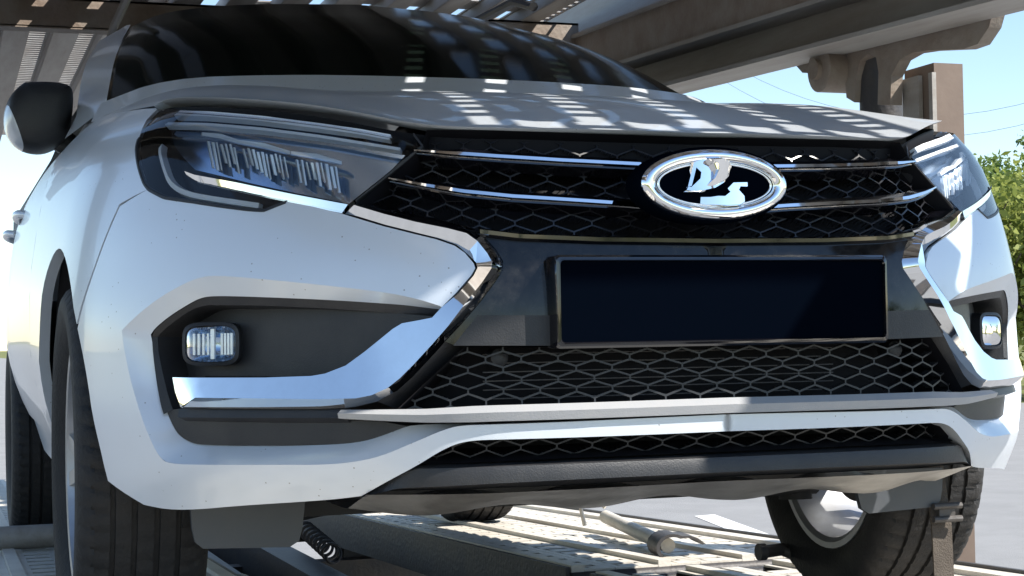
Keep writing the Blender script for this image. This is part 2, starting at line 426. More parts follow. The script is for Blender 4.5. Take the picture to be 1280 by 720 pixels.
# --- traced outlines (left half of the nose in the photograph), all on the skin
chrome_body = PX([(427, 267), (480, 283), (520, 293), (545, 299), (568, 307), (581, 316), (592, 329), (594, 335), (589, 344), (570, 366), (552, 384)])
crease1 = PX([(552, 383), (520, 373), (480, 365), (400, 356), (330, 349), (270, 344), (248, 347), (225, 357), (195, 375), (168, 397), (152, 413)])
crease2 = PX([(152, 413), (155, 435), (163, 475), (175, 515), (189, 552), (199, 571), (210, 580), (260, 581), (340, 581), (405, 581), (440, 578), (475, 571), (520, 552), (555, 537), (575, 532), (600, 531), (720, 527), (820, 522)])
crease2 = np.vstack([crease2, [0, CZ(518)]])
v_low = np.vstack([[0, CZ(539)], PX([(820, 543), (740, 546), (640, 549), (595, 550), (572, 554), (550, 564), (520, 583), (480, 604), (452, 620)])])
bot = PX([(452, 620), (420, 624), (380, 627), (300, 632), (245, 637), (210, 637), (180, 631)])
AC, AZ, AR = .865, .335, .378
def arch(a0, a1, n=14, r=AR): return np.array([[s_of_y(AC+r*math.cos(t)), AZ+r*math.sin(t)] for t in np.radians(np.linspace(a0, a1, n))])
arch_f = arch(181, 142, 12)
seam = np.array([arch_f[-1], (arch_f[-1]*.5+solve(150, 258)*.5), solve(150, 258), solve(186, 236)])
hl_bot = PX([(186, 236), (205, 247), (240, 252), (280, 258), (312, 262), (330, 263), (345, 257), (358, 252), (390, 258), (427, 267)])
rec_top = PX([(552, 386), (500, 379), (460, 376), (400, 372), (330, 369), (262, 367), (240, 369), (222, 379), (200, 393), (180, 410), (175, 418)])
rec_low = PX([(175, 418), (176, 440), (181, 480), (187, 510), (196, 535), (205, 550), (222, 560), (240, 562), (300, 563), (380, 562), (420, 560), (447, 556), (472, 547), (492, 538), (507, 532), (560, 530), (640, 529), (720, 526)])
rec_low = np.vstack([rec_low, [0, CZ(517)]])
crease1, crease2, rec_top, rec_low, bot, v_low = [smooth_line(l, 2) for l in (crease1, crease2, rec_top, rec_low, bot, v_low)]
main = np.vstack([hl_bot, chrome_body[1:], crease1[1:], crease2[1:], v_low, bot[1:], arch_f, seam[1:-1]])
bump_front = panel(main, .022, 0, .02)
ch1 = strip(crease1, 0, rec_top, -.020, 60, 3)
ch2 = strip(crease2, 0, rec_low, [-.020]+[-.034]*4+[-.03]*4+[-.022]*4, 90, 3)
bumper = obj('bumper_cover', *both(join(bump_front, ch1, ch2)), 'paint', car, True, 32)

# --- fender, doors and the side of the body, both sides
hood_seam = PX([(194, 135), (165, 138), (140, 142), (120, 149), (107, 154)])
hl_out = PX([(196, 136), (183, 150), (174, 172), (171, 190), (174, 210), (180, 228), (186, 236)])
def fender():
    r = arch(142, -4, 24)
    yb = 1.50
    rear = np.array([[s_of_y(1.27), .235], [s_of_y(yb-.05), .235], [s_of_y(yb), .45], [s_of_y(yb), .80], [s_of_y(yb), 1.0]])
    tail = hood_seam[::-1]
    p = np.vstack([[hl_out[0]], hl_out[1:], seam[::-1][1:-1]+[.004, .004], [arch(140.5, 142, 2)[0]], r[2:], rear])
    top = np.vstack([[rear[-1]], [[s_of_y(1.46), 1.028]], hood_seam[::-1]])
    return np.vstack([p, top[1:]])
fv = panel(fender(), .03, 0, .02)
for k, vf in enumerate((fv, mirror(fv))):
    fender_o = obj('fender', *weld(*vf), 'paint', car, True, 32)
def rect(y0, y1, z0, z1): return np.array([[s_of_y(y0), z0], [s_of_y(y1), z0], [s_of_y(y1), z1], [s_of_y(y0), z1]])
r_arch = np.array([[s_of_y(3.50+.385*math.cos(t)), .30+.385*math.sin(t)] for t in np.radians(np.linspace(186, 70, 14))])
r_arch2 = np.array([[s_of_y(3.50+.385*math.cos(t)), .30+.385*math.sin(t)] for t in np.radians(np.linspace(70, -4, 12))])
for sgn in (1, -1):
    mm = (lambda v: v) if sgn == 1 else mirror
    d1 = obj('front_door', *mm(panel(rect(1.508, 2.845, .335, 1.02), .06, 0, .02)), 'paint', car, True, 32)
    d2 = obj('rear_door', *mm(panel(np.vstack([[[s_of_y(2.855), .335], [s_of_y(3.10), .335]], r_arch[2:-1], [[s_of_y(3.66), 1.03], [s_of_y(2.855), 1.02]]]), .06, 0, .02)), 'paint', car, True, 32)
    obj('sill', *mm(panel(rect(1.50, 3.09, .225, .33), .06, -.008, .03)), 'paint', car, True, 32)
    obj('quarter_panel', *mm(panel(np.vstack([[[s_of_y(3.67), 1.02]], r_arch2[1:], [[s_of_y(3.98), .3], [s_of_y(4.0), 1.03]]]), .08, 0, .02)), 'paint', car, True, 32)
    for dd, yy in ((d1, 2.70), (d2, 3.52)):
        h = MB(); x = -.845+.035
        pts = [(x-.05, yy-.12, .905), (x-.075, yy-.09, .91), (x-.08, yy, .912), (x-.072, yy+.09, .908), (x-.045, yy+.12, .90)]
        h.tube(smooth_line(np.array(pts)+[.025, 0, 0], 2), .013, 10)
        V = np.array(h.V)*[sgn, 1, 1]
        obj('door_handle', V, h.F, 'paint', dd, True)

# --- chrome boomerang
ridge = PX([(443, 257), (480, 268), (520, 278), (560, 286), (583, 292), (597, 302), (609, 317), (615, 328), (614, 336), (602, 354), (585, 375), (560, 408), (540, 431), (518, 455), (500, 473), (485, 485), (465, 494), (445, 498), (400, 499), (320, 498), (245, 497)], .004)
outer = PX([(443, 250), (480, 259), (520, 267), (560, 276), (588, 284), (606, 296), (620, 311), (629, 326), (629, 337), (618, 354), (600, 378), (576, 406), (556, 427), (535, 450), (515, 471), (496, 488), (470, 502), (440, 509), (400, 511), (320, 511), (224, 510)], -.008)
low_in = PX([(552, 386), (540, 397), (524, 400), (500, 404), (488, 411), (452, 440), (430, 457), (405, 467), (388, 470), (330, 472), (208, 472)], 0)
tipL = PX([(208, 472), (214, 490), (223, 509)], 0)
cb2 = chrome_body+(ridge.mean(0)-chrome_body)*0; cb2[:-1] = PX([(429, 264), (481, 280), (521, 290), (546, 296), (570, 304), (583, 314), (595, 328), (597, 335), (592, 345), (573, 367)])
face = np.vstack([cb2, low_in[1:], tipL[1:], ridge[::-1]])
def seg_open(P, L):
    d = np.full(len(P), 1e9)
    for a, b in zip(L[:-1], L[1:]):
        ab = b-a; t = np.clip(((P-a)@ab)/max(ab@ab, 1e-12), 0, 1); d = np.minimum(d, np.linalg.norm(P-(a+t[:, None]*ab), axis=1))
    return d
def chr_off(s, z):
    d = seg_open(np.stack([s, z], 1), ridge); return .006-np.where(z > .655, .75, .26)*np.clip(d, 0, .07)
cf = panel(face, .02, chr_off, .02)
cs = strip(ridge, .006, outer, -.012, 80, 3)
gapb = strip(chrome_body, -.012, cb2, -.014, 60, 2)
for vf in (gapb, mirror(gapb)): obj('trim_gap', *vf, 'void', car)
for vf in (join(cf, cs), mirror(join(cf, cs))): obj('chrome_trim', *weld(*vf), 'chrome', car, True, 25)

# --- fog light recess
inner_top = PX([(548, 396), (500, 392), (460, 389), (400, 385), (330, 382), (262, 381), (246, 384), (230, 393), (210, 408), (197, 420)], -.03)
inner_low = PX([(197, 420), (198, 440), (203, 465), (209, 490), (216, 512)], -.03)
rl0 = np.array([p for p in rec_low if p[1] > inner_low[-1][1]-.01 and p[0] > rec_low[:, 0].max()-.12])
rt2 = np.vstack([rec_top, rl0[1:]])
it2 = np.vstack([inner_top, inner_low[1:]])
bez = strip(rt2, -.022, it2, -.030, 60, 3)
wall = strip(it2, -.030, it2, [-.032]+[-.05]*2+[-.085]*6, 60, 3)
floor_poly = np.vstack([inner_top, inner_low[1:4], [inner_low[3]+[-.01, 0]], low_in[::-1][:-1]])
s_l, s_r = inner_low[0][0], inner_top[0][0]
def pocket(s, z):
    t = np.clip((s-s_r)/(s_l-s_r), 0, 1); return -.024-.055*np.clip(t*1.5, 0, 1)**1.3
flo = panel(floor_poly, .02, pocket, 0)
bar_end = PX([(425, 512), (430, 524)], 0)
rl1 = np.array([p for i, p in enumerate(rec_low) if (p[1] <= inner_low[-1][1]+.004 or i > len(rl0)) and p[0] > solve(505, 533)[0]])
lowb = np.vstack([rl1, [solve(500, 534), solve(470, 527), solve(430, 525), solve(425, 512)], outer[-3:], [inner_low[-1]]])
lowp = panel(lowb, .02, -.030, .0)
lb_top = PX([(213, 524), (300, 526), (430, 526)]); lb_bot = PX([(222, 531), (300, 533), (440, 531)])
step = sweep(PX([(214, 519), (300, 519), (428, 518)]), [(.009, -.03), (.009, -.016), (-.004, -.012), (-.012, -.03)], 24)
for mm in (lambda v: v, mirror):
    ob = obj('fog_light_bezel', *mm(join(bez, wall, flo, lowp, step)), 'black_plastic', car, True, 30)
    # fog lamp: bowl, clear lens, middle bar
    cen = skin(*solve(268, 430, -.06), -.055); ax = np.array([-.50, -.86, 0.02]); ax /= np.linalg.norm(ax)
    xr = np.cross(ax, [0, 0, 1]); xr /= np.linalg.norm(xr); zr = np.cross(xr, ax)
    def sq(a, b, d, n=28, e=.5):
        out = []
        for k in range(n):
            t = 2*math.pi*k/n; c, q = math.cos(t), math.sin(t)
            out.append(cen+xr*a*math.copysign(abs(c)**e, c)+zr*b*math.copysign(abs(q)**e, q)+ax*d)
        return out
    A, Bh = .039, .0265
    def rings(R, capfirst=False, caplast=False):
        V = [p for r in R for p in r]; n = len(R[0]); F = [(i*n+j, i*n+(j+1) % n, (i+1)*n+(j+1) % n, (i+1)*n+j) for i in range(len(R)-1) for j in range(n)]
        if caplast: F.append(tuple((len(R)-1)*n+j for j in range(n)))
        if capfirst: F.append(tuple(range(n))[::-1])
        return np.array(V), F
    fl = obj('fog_light', *mm(rings([sq(A+.006, Bh+.006, -.03), sq(A+.006, Bh+.006, .006), sq(A+.001, Bh+.001, .008), sq(A, Bh, -.004)])), 'black_plastic', car, True, 30)
    obj('bowl', *mm(rings([sq(A, Bh, .004), sq(A*.8, Bh*.8, -.012), sq(A*.45, Bh*.5, -.022), sq(A*.12, Bh*.2, -.024)], False, True)), 'reflector', fl, True)
    b_ = MB(); b_.beam(cen-zr*Bh*.85-ax*.004, cen+zr*Bh*.85-ax*.004, .006, .006, up=ax)
    for q in (-1, 1):
        for k in range(4):
            p = cen+xr*q*(A*(.28+.16*k))-ax*(.014-.003*k); b_.beam(p-zr*Bh*.6, p+zr*Bh*.6, .0035, .006, up=ax)
    obj('lamp_element', *mm((b_.V, b_.F)), 'crystal', fl)
    obj('lens', *mm(rings([sq(A, Bh, .006), sq(A*.7, Bh*.75, .011), sq(A*.3, Bh*.3, .0135)], False, True)), 'lens', fl, True)

# --- headlights
hl_low = PX([(186, 236), (205, 246), (240, 251), (280, 257), (312, 261), (330, 262), (345, 256), (358, 251), (390, 257), (427, 265)])
hl_in = PX([(427, 265), (441, 251), (480, 220), (505, 199), (525, 183)])
hl_top = PX([(525, 183), (519, 179), (505, 173), (470, 166), (420, 157), (360, 149), (300, 143), (250, 139), (220, 137), (205, 136), (196, 137)])
hl_poly = np.vstack([hl_low, hl_in[1:], hl_top[1:], hl_out[1:-1]])
cc = hl_poly.mean(0)
hl_small = cc+(hl_poly-cc)*.985
def house_off(s, z): return -.05+0*s
drl = PX([(222, 143), (260, 144), (330, 150), (400, 159), (450, 166), (488, 173)], -.008)
drl2 = PX([(208, 155), (260, 156), (330, 162), (400, 171), (450, 179), (500, 187)], -.008)
drl_v = PX([(196, 178), (199, 205), (207, 228), (228, 240), (262, 246), (320, 254)], -.01)
plate_p = PX([(213, 157), (300, 159), (400, 171), (503, 188), (472, 217), (440, 246), (380, 236), (300, 221), (236, 207), (222, 190)], -.02)
trim_u = PX([(232, 212), (244, 213), (300, 222), (370, 237), (443, 250)], .0); trim_l = PX([(233, 219), (246, 228), (300, 240), (358, 252), (427, 266)], .0)
for k, mm in enumerate((lambda v: v, mirror)):
    hs = obj('headlight', *mm(panel(hl_small, .03, -.05, -.046)), 'housing', car, True, 30)
    obj('daytime_strip', *mm(sweep(drl, [(.005, -.016), (.005, -.006), (-.004, -.005), (-.004, -.016)], 40)), 'white_guide', hs, True, 30)
    obj('daytime_strip', *mm(sweep(drl2, [(.003, -.018), (.003, -.008), (-.002, -.007), (-.002, -.018)], 40)), 'white_guide', hs, True, 30)
    obj('daytime_strip', *mm(sweep(smooth_line(drl_v), [(.006, -.030), (.004, -.018), (-.004, -.018), (-.006, -.030)], 40)), 'white_guide', hs, True, 30)
    obj('reflector', *mm(panel(plate_p, .03, lambda s, z: -.034+.15*(z-plate_p[:, 1].mean()), .012)), 'reflector', hs, True, 30)
    rl = random.Random(5)
    for lo_x, hi_x, n_b in ((262, 300, 7), (306, 362, 10), (372, 426, 9)):
        mb = MB(); line_y = lambda x: 178+(x-262)*.20
        for i in range(n_b):
            x_ = lo_x+(hi_x-lo_x)*(i+.15)/n_b; w_ = (hi_x-lo_x)/n_b*rl.uniform(.30, .62); y_ = line_y(x_)+rl.uniform(0, 3); h_ = rl.uniform(18, 32)
            q = PX([(x_, y_), (x_+w_, y_+.5), (x_+w_+2, y_+h_), (x_+2, y_+h_-1)], -.02)
            mb.prism([skin(a_[0], a_[1], e) for a_, e in zip(q, (-.012, -.012, -.022, -.022))], (0, .008, 0))
        q = PX([(lo_x-5, line_y(lo_x)-7), ((lo_x+hi_x)/2, line_y((lo_x+hi_x)/2)-9), (hi_x+4, line_y(hi_x)-5), (hi_x+4, line_y(hi_x)-1), ((lo_x+hi_x)/2, line_y((lo_x+hi_x)/2)-3), (lo_x-5, line_y(lo_x)-3)], -.02)
        mb.prism([skin(a_[0], a_[1], -.010) for a_ in q], (0, .010, 0))
        obj('led_glint_bars', *mm((mb.V, mb.F)), 'crystal', hs)  # white bars stand in for the reflections in the lamp's crystal
    obj('lower_trim', *mm(strip(trim_u*.55+trim_l*.45, .004, trim_l, -.001, 40, 4)), 'chrome', hs, True, 30)
    obj('lens', *mm(panel(hl_poly, .03, .0, .008)), 'lens', hs, True, 30)
    obj('seal', *mm(sweep(np.vstack([hl_out[2:], hl_low[1:8]]), [(.003, -.004), (.0, .0012), (-.004, .0012), (-.004, -.01)], 60)), 'black_plastic', hs, True, 30)

# --- upper grille: backing, honeycomb, slats, black lower panel
def hexes(poly, off, depth, wdt, pw, ph, ve, m, name, parent, jit=0):
    """pointy-top stretched hexagons: pw column pitch, ph row pitch, ve length of the upright edge; bars of real depth"""
    lo, hi = poly.min(0), poly.max(0); segs = []
    r0 = int(lo[1]/ph)-1; r1 = int(hi[1]/ph)+2; c0 = int(lo[0]/pw)-2; c1 = int(hi[0]/pw)+2
    for r in range(r0, r1):
        for c in range(c0, c1):
            x = (c+(.5 if r % 2 else 0))*pw; y = r*ph
            a = (x, y-ve/2); b = (x, y+ve/2); segs.append((a, b))
            nx_ = y+ph-ve/2
            segs.append((b, (x+pw/2, nx_))); segs.append((b, (x-pw/2, nx_)))
    mb = MB()
    for a, b in segs:
        a = np.array(a); b = np.array(b); n = 4
        T = np.linspace(0, 1, n+1)
        for i in range(n):
            p, q = a+(b-a)*T[i], a+(b-a)*T[i+1]
            if not inside(((p+q)/2)[None], poly)[0]: continue
            d = q-p; d = d/np.linalg.norm(d); e = np.array([-d[1], d[0]])*wdt/2
            Q = np.array([p+e, p-e, q-e, q+e])
            f = skin(Q[:, 0], Q[:, 1], np.full(4, off)); g = skin(Q[:, 0], Q[:, 1], np.full(4, off-depth))
            mb.add(np.concatenate([f, g]), [(0, 1, 2, 3), (0, 4, 5, 1), (2, 6, 7, 3)])
    return mb
def closed_half(top, low):
    """polygon between a top line and a low line, both running from the outside to the centre, mirrored to the full width"""
    h = np.vstack([top, low[::-1]]); f = np.vstack([top, (top*[-1, 1])[::-1][1:], (low*[-1, 1])[1:], low[::-1][1:]])
    return f
g_top = np.vstack([PX([(532, 160), (560, 160), (720, 164)]), [0, CZ(169)]])
g_low = np.vstack([PX([(447, 252), (520, 270), (590, 286), (650, 292), (750, 296)]), [0, CZ(299)]])
gp = np.vstack([g_top, (g_top*[-1, 1])[::-1][1:], PX([(525, 184)])*[-1, 1], g_low*[-1, 1], g_low[::-1][1:], PX([(525, 184)])])
obj('grille_backing', *panel(gp, .04, -.075, -.07), 'void', car, True)
gi = gp.copy()
hexes(gi, -.028, .016, .0024, .060, .0170, .0060, 'mesh_dark', 'grille_mesh', car).build('grille_mesh', 'mesh_dark', car)
gf = [sweep(PX(l, -.01), [(.0022, -.03), (.0022, -.004), (-.0022, -.004), (-.0022, -.03)], 30) for l in ([(528, 186), (508, 204), (447, 252)], [(518, 170), (530, 186), (522, 192)])]
for mm in (lambda v: v, mirror): obj('grille_edge', *mm(join(*gf)), 'black_plastic', car)
for line in ([(519, 190), (560, 193), (620, 197), (700, 202), (760, 205), (800, 207)], [(487, 225), (530, 233), (580, 241), (640, 247), (720, 252), (780, 256), (815, 259)]):
    L = PX(line, -.005)
    tp = lambda t: min(1, .35+3*t)
    for mm in (lambda v: v, mirror):
        sl_ = obj('grille_slat', *mm(sweep(L, [(.016, -.03), (.012, -.010), (.004, -.004), (-.006, -.006), (-.008, -.03)], 50, tp)), 'black_gloss', car, True, 40)
        obj('slat_trim', *mm(sweep(L, [(.0025, -.0045), (.0018, .001), (-.0028, .0005), (-.0036, -.0055)], 50, tp)), 'chrome', sl_, True, 40)
pan_top = np.vstack([PX([(443, 252), (520, 269), (588, 285)]), PX([(620, 290), (650, 293), (750, 297)]), [0, CZ(299)]])
pan_edge = outer[4:15]
pan_low = np.vstack([PX([(566, 431), (690, 432), (800, 431)]), [0, CZ(430)]])
pan_poly = np.vstack([[[0, CZ(299)]], PX([(750, 297), (650, 293), (620, 290), (590, 285)]), outer[5:13], pan_low])
def pan_off(s, z): return -.010+0*s
obj('grille_panel', *both(panel(pan_poly, .03, pan_off, .03)), 'panel', car, True, 40)
wing = strip(PX([(443, 251), (480, 260), (520, 268), (560, 277), (590, 285)], -.01), -.012, PX([(455, 249), (500, 258), (550, 270), (600, 284), (640, 291)], -.02), -.03, 30, 3)
for mm in (lambda v: v, mirror): obj('grille_lip', *mm(wing), 'black_gloss', car, True)
lip = np.vstack([PX([(600, 287), (650, 293), (750, 297)]), [0, CZ(299)], PX([(600, 287), (650, 293), (750, 297)])[::-1]*[-1, 1]])
obj('grille_ledge', *sweep(lip, [(.006, -.03), (.004, -.004), (0, .001), (-.005, -.001), (-.008, -.02)], 80), 'black_gloss', car, True, 40)
matte = np.vstack([PX([(597, 394), (640, 394), (700, 394)]), [0, CZ(394)], [0, CZ(431)], PX([(700, 432), (566, 432)])])
obj('lower_holder', *both(panel(matte, .03, -.003, .02)), 'black_plastic', car, True, 40)

# --- badge: domed oval ring, black field, sailing-boat emblem
BY = -.045
bc = at_y(893, 231, BY)
l_ = at_y(803, 229, BY); r_ = at_y(985, 236, BY); t_ = at_y(892, 186, BY); d_ = at_y(894, 275, BY)
ba = (r_[0]-l_[0])/2; bh = (t_[2]-d_[2])/2; bc = np.array([(l_[0]+r_[0])/2, BY, (t_[2]+d_[2])/2])
def oval(a, b, y, n=72): return [(bc[0]+a*math.cos(2*math.pi*k/n), y, bc[2]+b*math.sin(2*math.pi*k/n)) for k in range(n)]
badge = obj('badge', *rings([oval(ba+.004, bh+.004, BY+.05), oval(ba+.004, bh+.004, BY+.010), oval(ba+.001, bh+.001, BY+.006)], False, True), 'plate', car, True, 40)
R = []
for k in range(9):
    t = math.pi*k/8; wr = .0225; R.append(oval(ba-wr/2+wr/2*math.cos(t), bh-wr*.42+wr*.42*math.cos(t), BY+.006-.010*math.sin(t)))
obj('ring', *rings(R), 'chrome', badge, True)
R = []
for k in range(5):
    t = math.pi*k/4; wr = .004; R.append(oval(ba-.026+wr/2*math.cos(t), bh-.0205+wr/2*math.cos(t), BY+.005-.003*math.sin(t)))
obj('inner_ring', *rings(R), 'chrome', badge, True)
def zb(pts): return [at_y(780+x/5.143, 160+y/5.143, BY+.004) for x, y in pts]
def emblem(name, pts, h=.009, tilt=(0, 0), bow=0.0):
    P = np.array(zb(pts)); c = P.mean(0); y0 = P[0, 1]
    Q, F, B = fill2d(P[:, [0, 2]], .004)
    top = lambda q: y0-h+tilt[0]*(q[:, 0]-c[0])+tilt[1]*(q[:, 1]-c[2])+bow*(q[:, 0]-c[0])**2
    I = np.stack([c[0]+(B[:, 0]-c[0])*.93, c[2]+(B[:, 1]-c[2])*.90], 1); n = len(B)
    Qs = np.stack([c[0]+(Q[:, 0]-c[0])*.93, c[2]+(Q[:, 1]-c[2])*.90], 1)
    mb = MB(); mb.add(np.stack([Qs[:, 0], top(Qs), Qs[:, 1]], 1), F)
    lo_ = np.stack([B[:, 0], top(B)+.004, B[:, 1]], 1)
    mb.add(np.concatenate([np.stack([I[:, 0], top(I), I[:, 1]], 1), lo_, np.stack([B[:, 0], lo_[:, 1]*0+y0+.004, B[:, 1]], 1)]),
           [(i, (i+1) % n, n+(i+1) % n, n+i) for i in range(n)]+[(n+i, n+(i+1) % n, 2*n+(i+1) % n, 2*n+i) for i in range(n)])
    o = mb.build(name, 'chrome', badge, True, 20); fix_normals(o); return o
emblem('sail', [(432, 214), (500, 186), (600, 180), (680, 205), (718, 245), (708, 305), (655, 352), (575, 395), (480, 416), (378, 412), (392, 385), (408, 392), (470, 330), (478, 285), (446, 250), (410, 384), (388, 384)], tilt=(.10, .12), bow=7.0)
emblem('sail', [(520, 205), (600, 196), (665, 216), (700, 250), (690, 300), (640, 342), (560, 380), (490, 398), (560, 330), (585, 270), (570, 228)], h=.0125, tilt=(.35, -.25), bow=9.0)
emblem('hull', [(362, 440), (540, 447), (590, 440), (632, 442), (668, 412), (650, 388), (690, 346), (796, 342), (796, 372), (740, 372), (728, 398), (768, 440), (770, 478), (735, 502), (640, 506), (480, 498), (348, 474)], tilt=(-.1, .06), bow=6.0)

# --- number plate in its frame
PY = -.024
c4 = [at_y(x, y, PY) for x, y in ((681, 322), (1099, 323), (1097, 427), (690, 430))]
xa = (c4[1][0]-c4[0][0]+c4[2][0]-c4[3][0])/4; xm = 0.0; zt = (c4[0][2]+c4[1][2])/2; zl = (c4[2][2]+c4[3][2])/2
pf = obj('number_plate', [(-xa+.005, PY-.006, zl+.004), (xa-.005, PY-.006, zl+.004), (xa-.005, PY-.006, zt-.0045), (-xa+.005, PY-.006, zt-.0045),
                          (-xa+.005, PY+.004, zl+.004), (xa-.005, PY+.004, zl+.004), (xa-.005, PY+.004, zt-.0045), (-xa+.005, PY+.004, zt-.0045)],
         [(0, 1, 2, 3), (4, 7, 6, 5), (0, 4, 5, 1), (1, 5, 6, 2), (2, 6, 7, 3), (3, 7, 4, 0)], 'plate', car)
fr = MB(); fw_ = .011
def rr(a, z0, z1, y, r=.006):
    out = []
    for cx, cz_, a0 in ((a-r, z1-r, 0), (-a+r, z1-r, 90), (-a+r, z0+r, 180), (a-r, z0+r, 270)):
        for k in range(5):
            t = math.radians(a0+k*22.5); out.append((cx+r*math.cos(t), y, cz_+r*math.sin(t)))
    return out
fr.add(*rings([rr(xa+.002, zl-.004, zt+.004, PY+.03), rr(xa+.002, zl-.004, zt+.004, PY-.004), rr(xa, zl-.001, zt+.001, PY-.009), rr(xa-.003, zl+.002, zt-.002, PY-.010), rr(xa-.006, zl+.005, zt-.0055, PY-.004)]))
obj('plate_frame', fr.V, fr.F, 'black_gloss', pf, True, 30)
fr2 = MB(); fr2.add(*rings([rr(xa-.003, zl+.0022, zt-.0022, PY-.0104), rr(xa-.0042, zl+.0034, zt-.0034, PY-.011), rr(xa-.0058, zl+.0048, zt-.005, PY-.0075)]))
obj('plate_rim', fr2.V, fr2.F, 'black_gloss', pf, True, 30)

# --- lower mesh, radiator, sensors, bars
m_top = np.vstack([PX([(580, 433), (690, 434)]), [0, CZ(431)]]); m_low = np.vstack([PX([(492, 511), (600, 508), (720, 504)]), [0, CZ(497)]])
mp = np.vstack([m_top, (m_top*[-1, 1])[::-1][1:], m_low*[-1, 1], m_low[::-1][1:]])
obj('lower_backing', *panel(mp, .05, -.10, -.085), 'void', car, True)
hexes(mp, -.030, .014, .0026, .0545, .0146, .0065, None, None, None).build('lower_mesh', 'mesh_plastic', car)
sd = strip(m_low[:1]*0+PX([(580, 433), (540, 470), (492, 511)]), -.02, PX([(592, 433), (552, 470), (505, 511)]), -.07, 20)
for mm in (lambda v: v, mirror): obj('mesh_surround', *mm(strip(outer[12:17], -.012, PX([(580, 432), (560, 452), (540, 470), (517, 490), (492, 511)], -.03), -.04, 30, 3)), 'black_plastic', car, True)
rad = MB()
for k in range(9):
    z = .430+.0125*k; rad.box((-.06, .060, z), (.56, .002, .0016))
rad.build('radiator_fins', 'dark_steel', car)
for mm in (lambda v: v, mirror):
    c_ = skin(*solve(625, 447, -.04), -.045)
    sv = MB(); sv.tube([c_+[0, .03, 0], c_, c_+[0, -.002, 0]], [.013, .013, .010], 20)
    obj('parking_sensor', *mm((sv.V, sv.F)), 'black_plastic', car, True, 40)
bar = np.vstack([PX([(426, 518), (470, 519), (530, 520), (620, 517), (720, 514)]), [0, CZ(507)]])
bar = np.vstack([bar, (bar*[-1, 1])[::-1][1:]])
obj('lower_bar', *sweep(bar, [(.0125, -.035), (.0115, .000), (.001, .012), (-.0105, .008), (-.0115, -.035)], 90, lambda t: .55+.45*min(1, 6*min(t, 1-t))), 'grey_plastic', car, True, 25)
l_top = np.vstack([PX([(572, 552), (720, 546)]), [0, CZ(539)]]); l_low = np.vstack([PX([(515, 585), (720, 577)]), [0, CZ(569)]])
lp = np.vstack([l_top, (l_top*[-1, 1])[::-1][1:], l_low*[-1, 1], l_low[::-1][1:]])
obj('lower_backing', *panel(lp, .05, -.10, -.08), 'void', car, True)
hexes(lp, -.045, .014, .0026, .0545, .0165, .0065, None, None, None).build('lower_mesh', 'mesh_plastic', car)
obj('lower_lip', *both(strip(v_low, -.006, np.vstack([l_top[::-1], [l_low[0]], PX([(455, 620)])]), -.04, 40, 3)), 'paint', car, True)
k_top = np.vstack([PX([(452, 620), (515, 584), (620, 581), (720, 577)]), [0, CZ(569)]])
k_mid = np.vstack([PX([(452, 620), (498, 608), (620, 602), (720, 597)]), [0, CZ(588)]])
k_low = np.vstack([PX([(450, 622), (498, 620), (620, 617), (720, 613)]), [0, CZ(603)]])
k_top = k_top-[0, .005]
obj('skid_lip', *both(join(strip(k_top, -.05, k_top, -.008, 40, 2), strip(k_top, -.008, k_mid, .004, 40, 3), strip(k_mid, .004, k_low, -.012, 40, 3))), 'black_plastic', car, True, 30)
# underside: metal tray with pressed swages, dark floor further back
nx_, ny_ = 60, 16; V = []; F = []
for i in range(nx_):
    x = -.50+1.0*i/(nx_-1); yf = float(np.interp(abs(x), PC[:, 0], PC[:, 1]))+.022
    for j in range(ny_):
        t = j/(ny_-1); zf = float(np.interp(abs(x), [0, .5], [k_low[-1][1], k_low[1][1]]))
        z = zf+.002-.030*min(1, t*3.5)-.012*(math.sin(x*13+.5)**2)*min(1, t*4)
        V.append((x, yf+t*.42, z))
F = [(i*ny_+j, (i+1)*ny_+j, (i+1)*ny_+j+1, i*ny_+j+1) for i in range(nx_-1) for j in range(ny_-1)]
obj('undertray', V, F, 'tray', car, True)
ub = MB(); ub.box((0, 2.2, .30), (1.05, 3.1, .12)); ub.box((0, 2.3, .42), (1.5, 1.4, .10)); ub.box((0, 3.9, .42), (1.5, .25, .3))
ub.box((0, .62, .52), (1.0, .5, .3))
ub.build('underbody', 'underbody', car)
# wheel housings
for sgn in (-1, 1):
    for yc, zc in ((AC, AZ), (3.50, .30)):
        V = []; n = 20
        for k in range(n):
            t = math.radians(-6+176*k/(n-1))
            yy_ = yc+.392*math.cos(t); xo = float(np.interp(yy_, PC[4:, 1], PC[4:, 0]))-.03
            for x in (xo, .52): V.append((sgn*x, yy_, zc+.392*math.sin(t)))
        F = [(2*k, 2*k+1, 2*k+3, 2*k+2) for k in range(n-1)]+[tuple(2*k+1 for k in range(n))]
        obj('wheel_housing', V, F, 'underbody', car, True, 40)
# air deflectors in front of the tyres
dl = np.array([at_y(x, y, .485) for x, y in ((238, 630), (240, 662), (244, 678), (254, 686), (362, 684), (374, 676), (378, 660), (382, 622))])
pf_ = MB(); pf_.prism(dl, (.0, .012, 0))
for k, mm in enumerate((lambda v: v, mirror)):
    V, F = mm((pf_.V, pf_.F)); o = obj('air_deflector', V, F, 'deflector', car); fix_normals(o)
# suspension arm and drive parts behind the bumper
for sgn in (-1, 1):
    a = MB(); a.tube([(sgn*.28, .80, .275), (sgn*.45, .84, .235), (sgn*.64, .87, .225)], [.03, .024, .016], 10)
    a.tube([(sgn*.3, .98, .30), (sgn*.64, .90, .30)], .014, 10); a.tube([(sgn*.60, .88, .20), (sgn*.60, .90, .65)], [.035, .03], 10)
    a.build('suspension_arm', 'underbody', car, True)

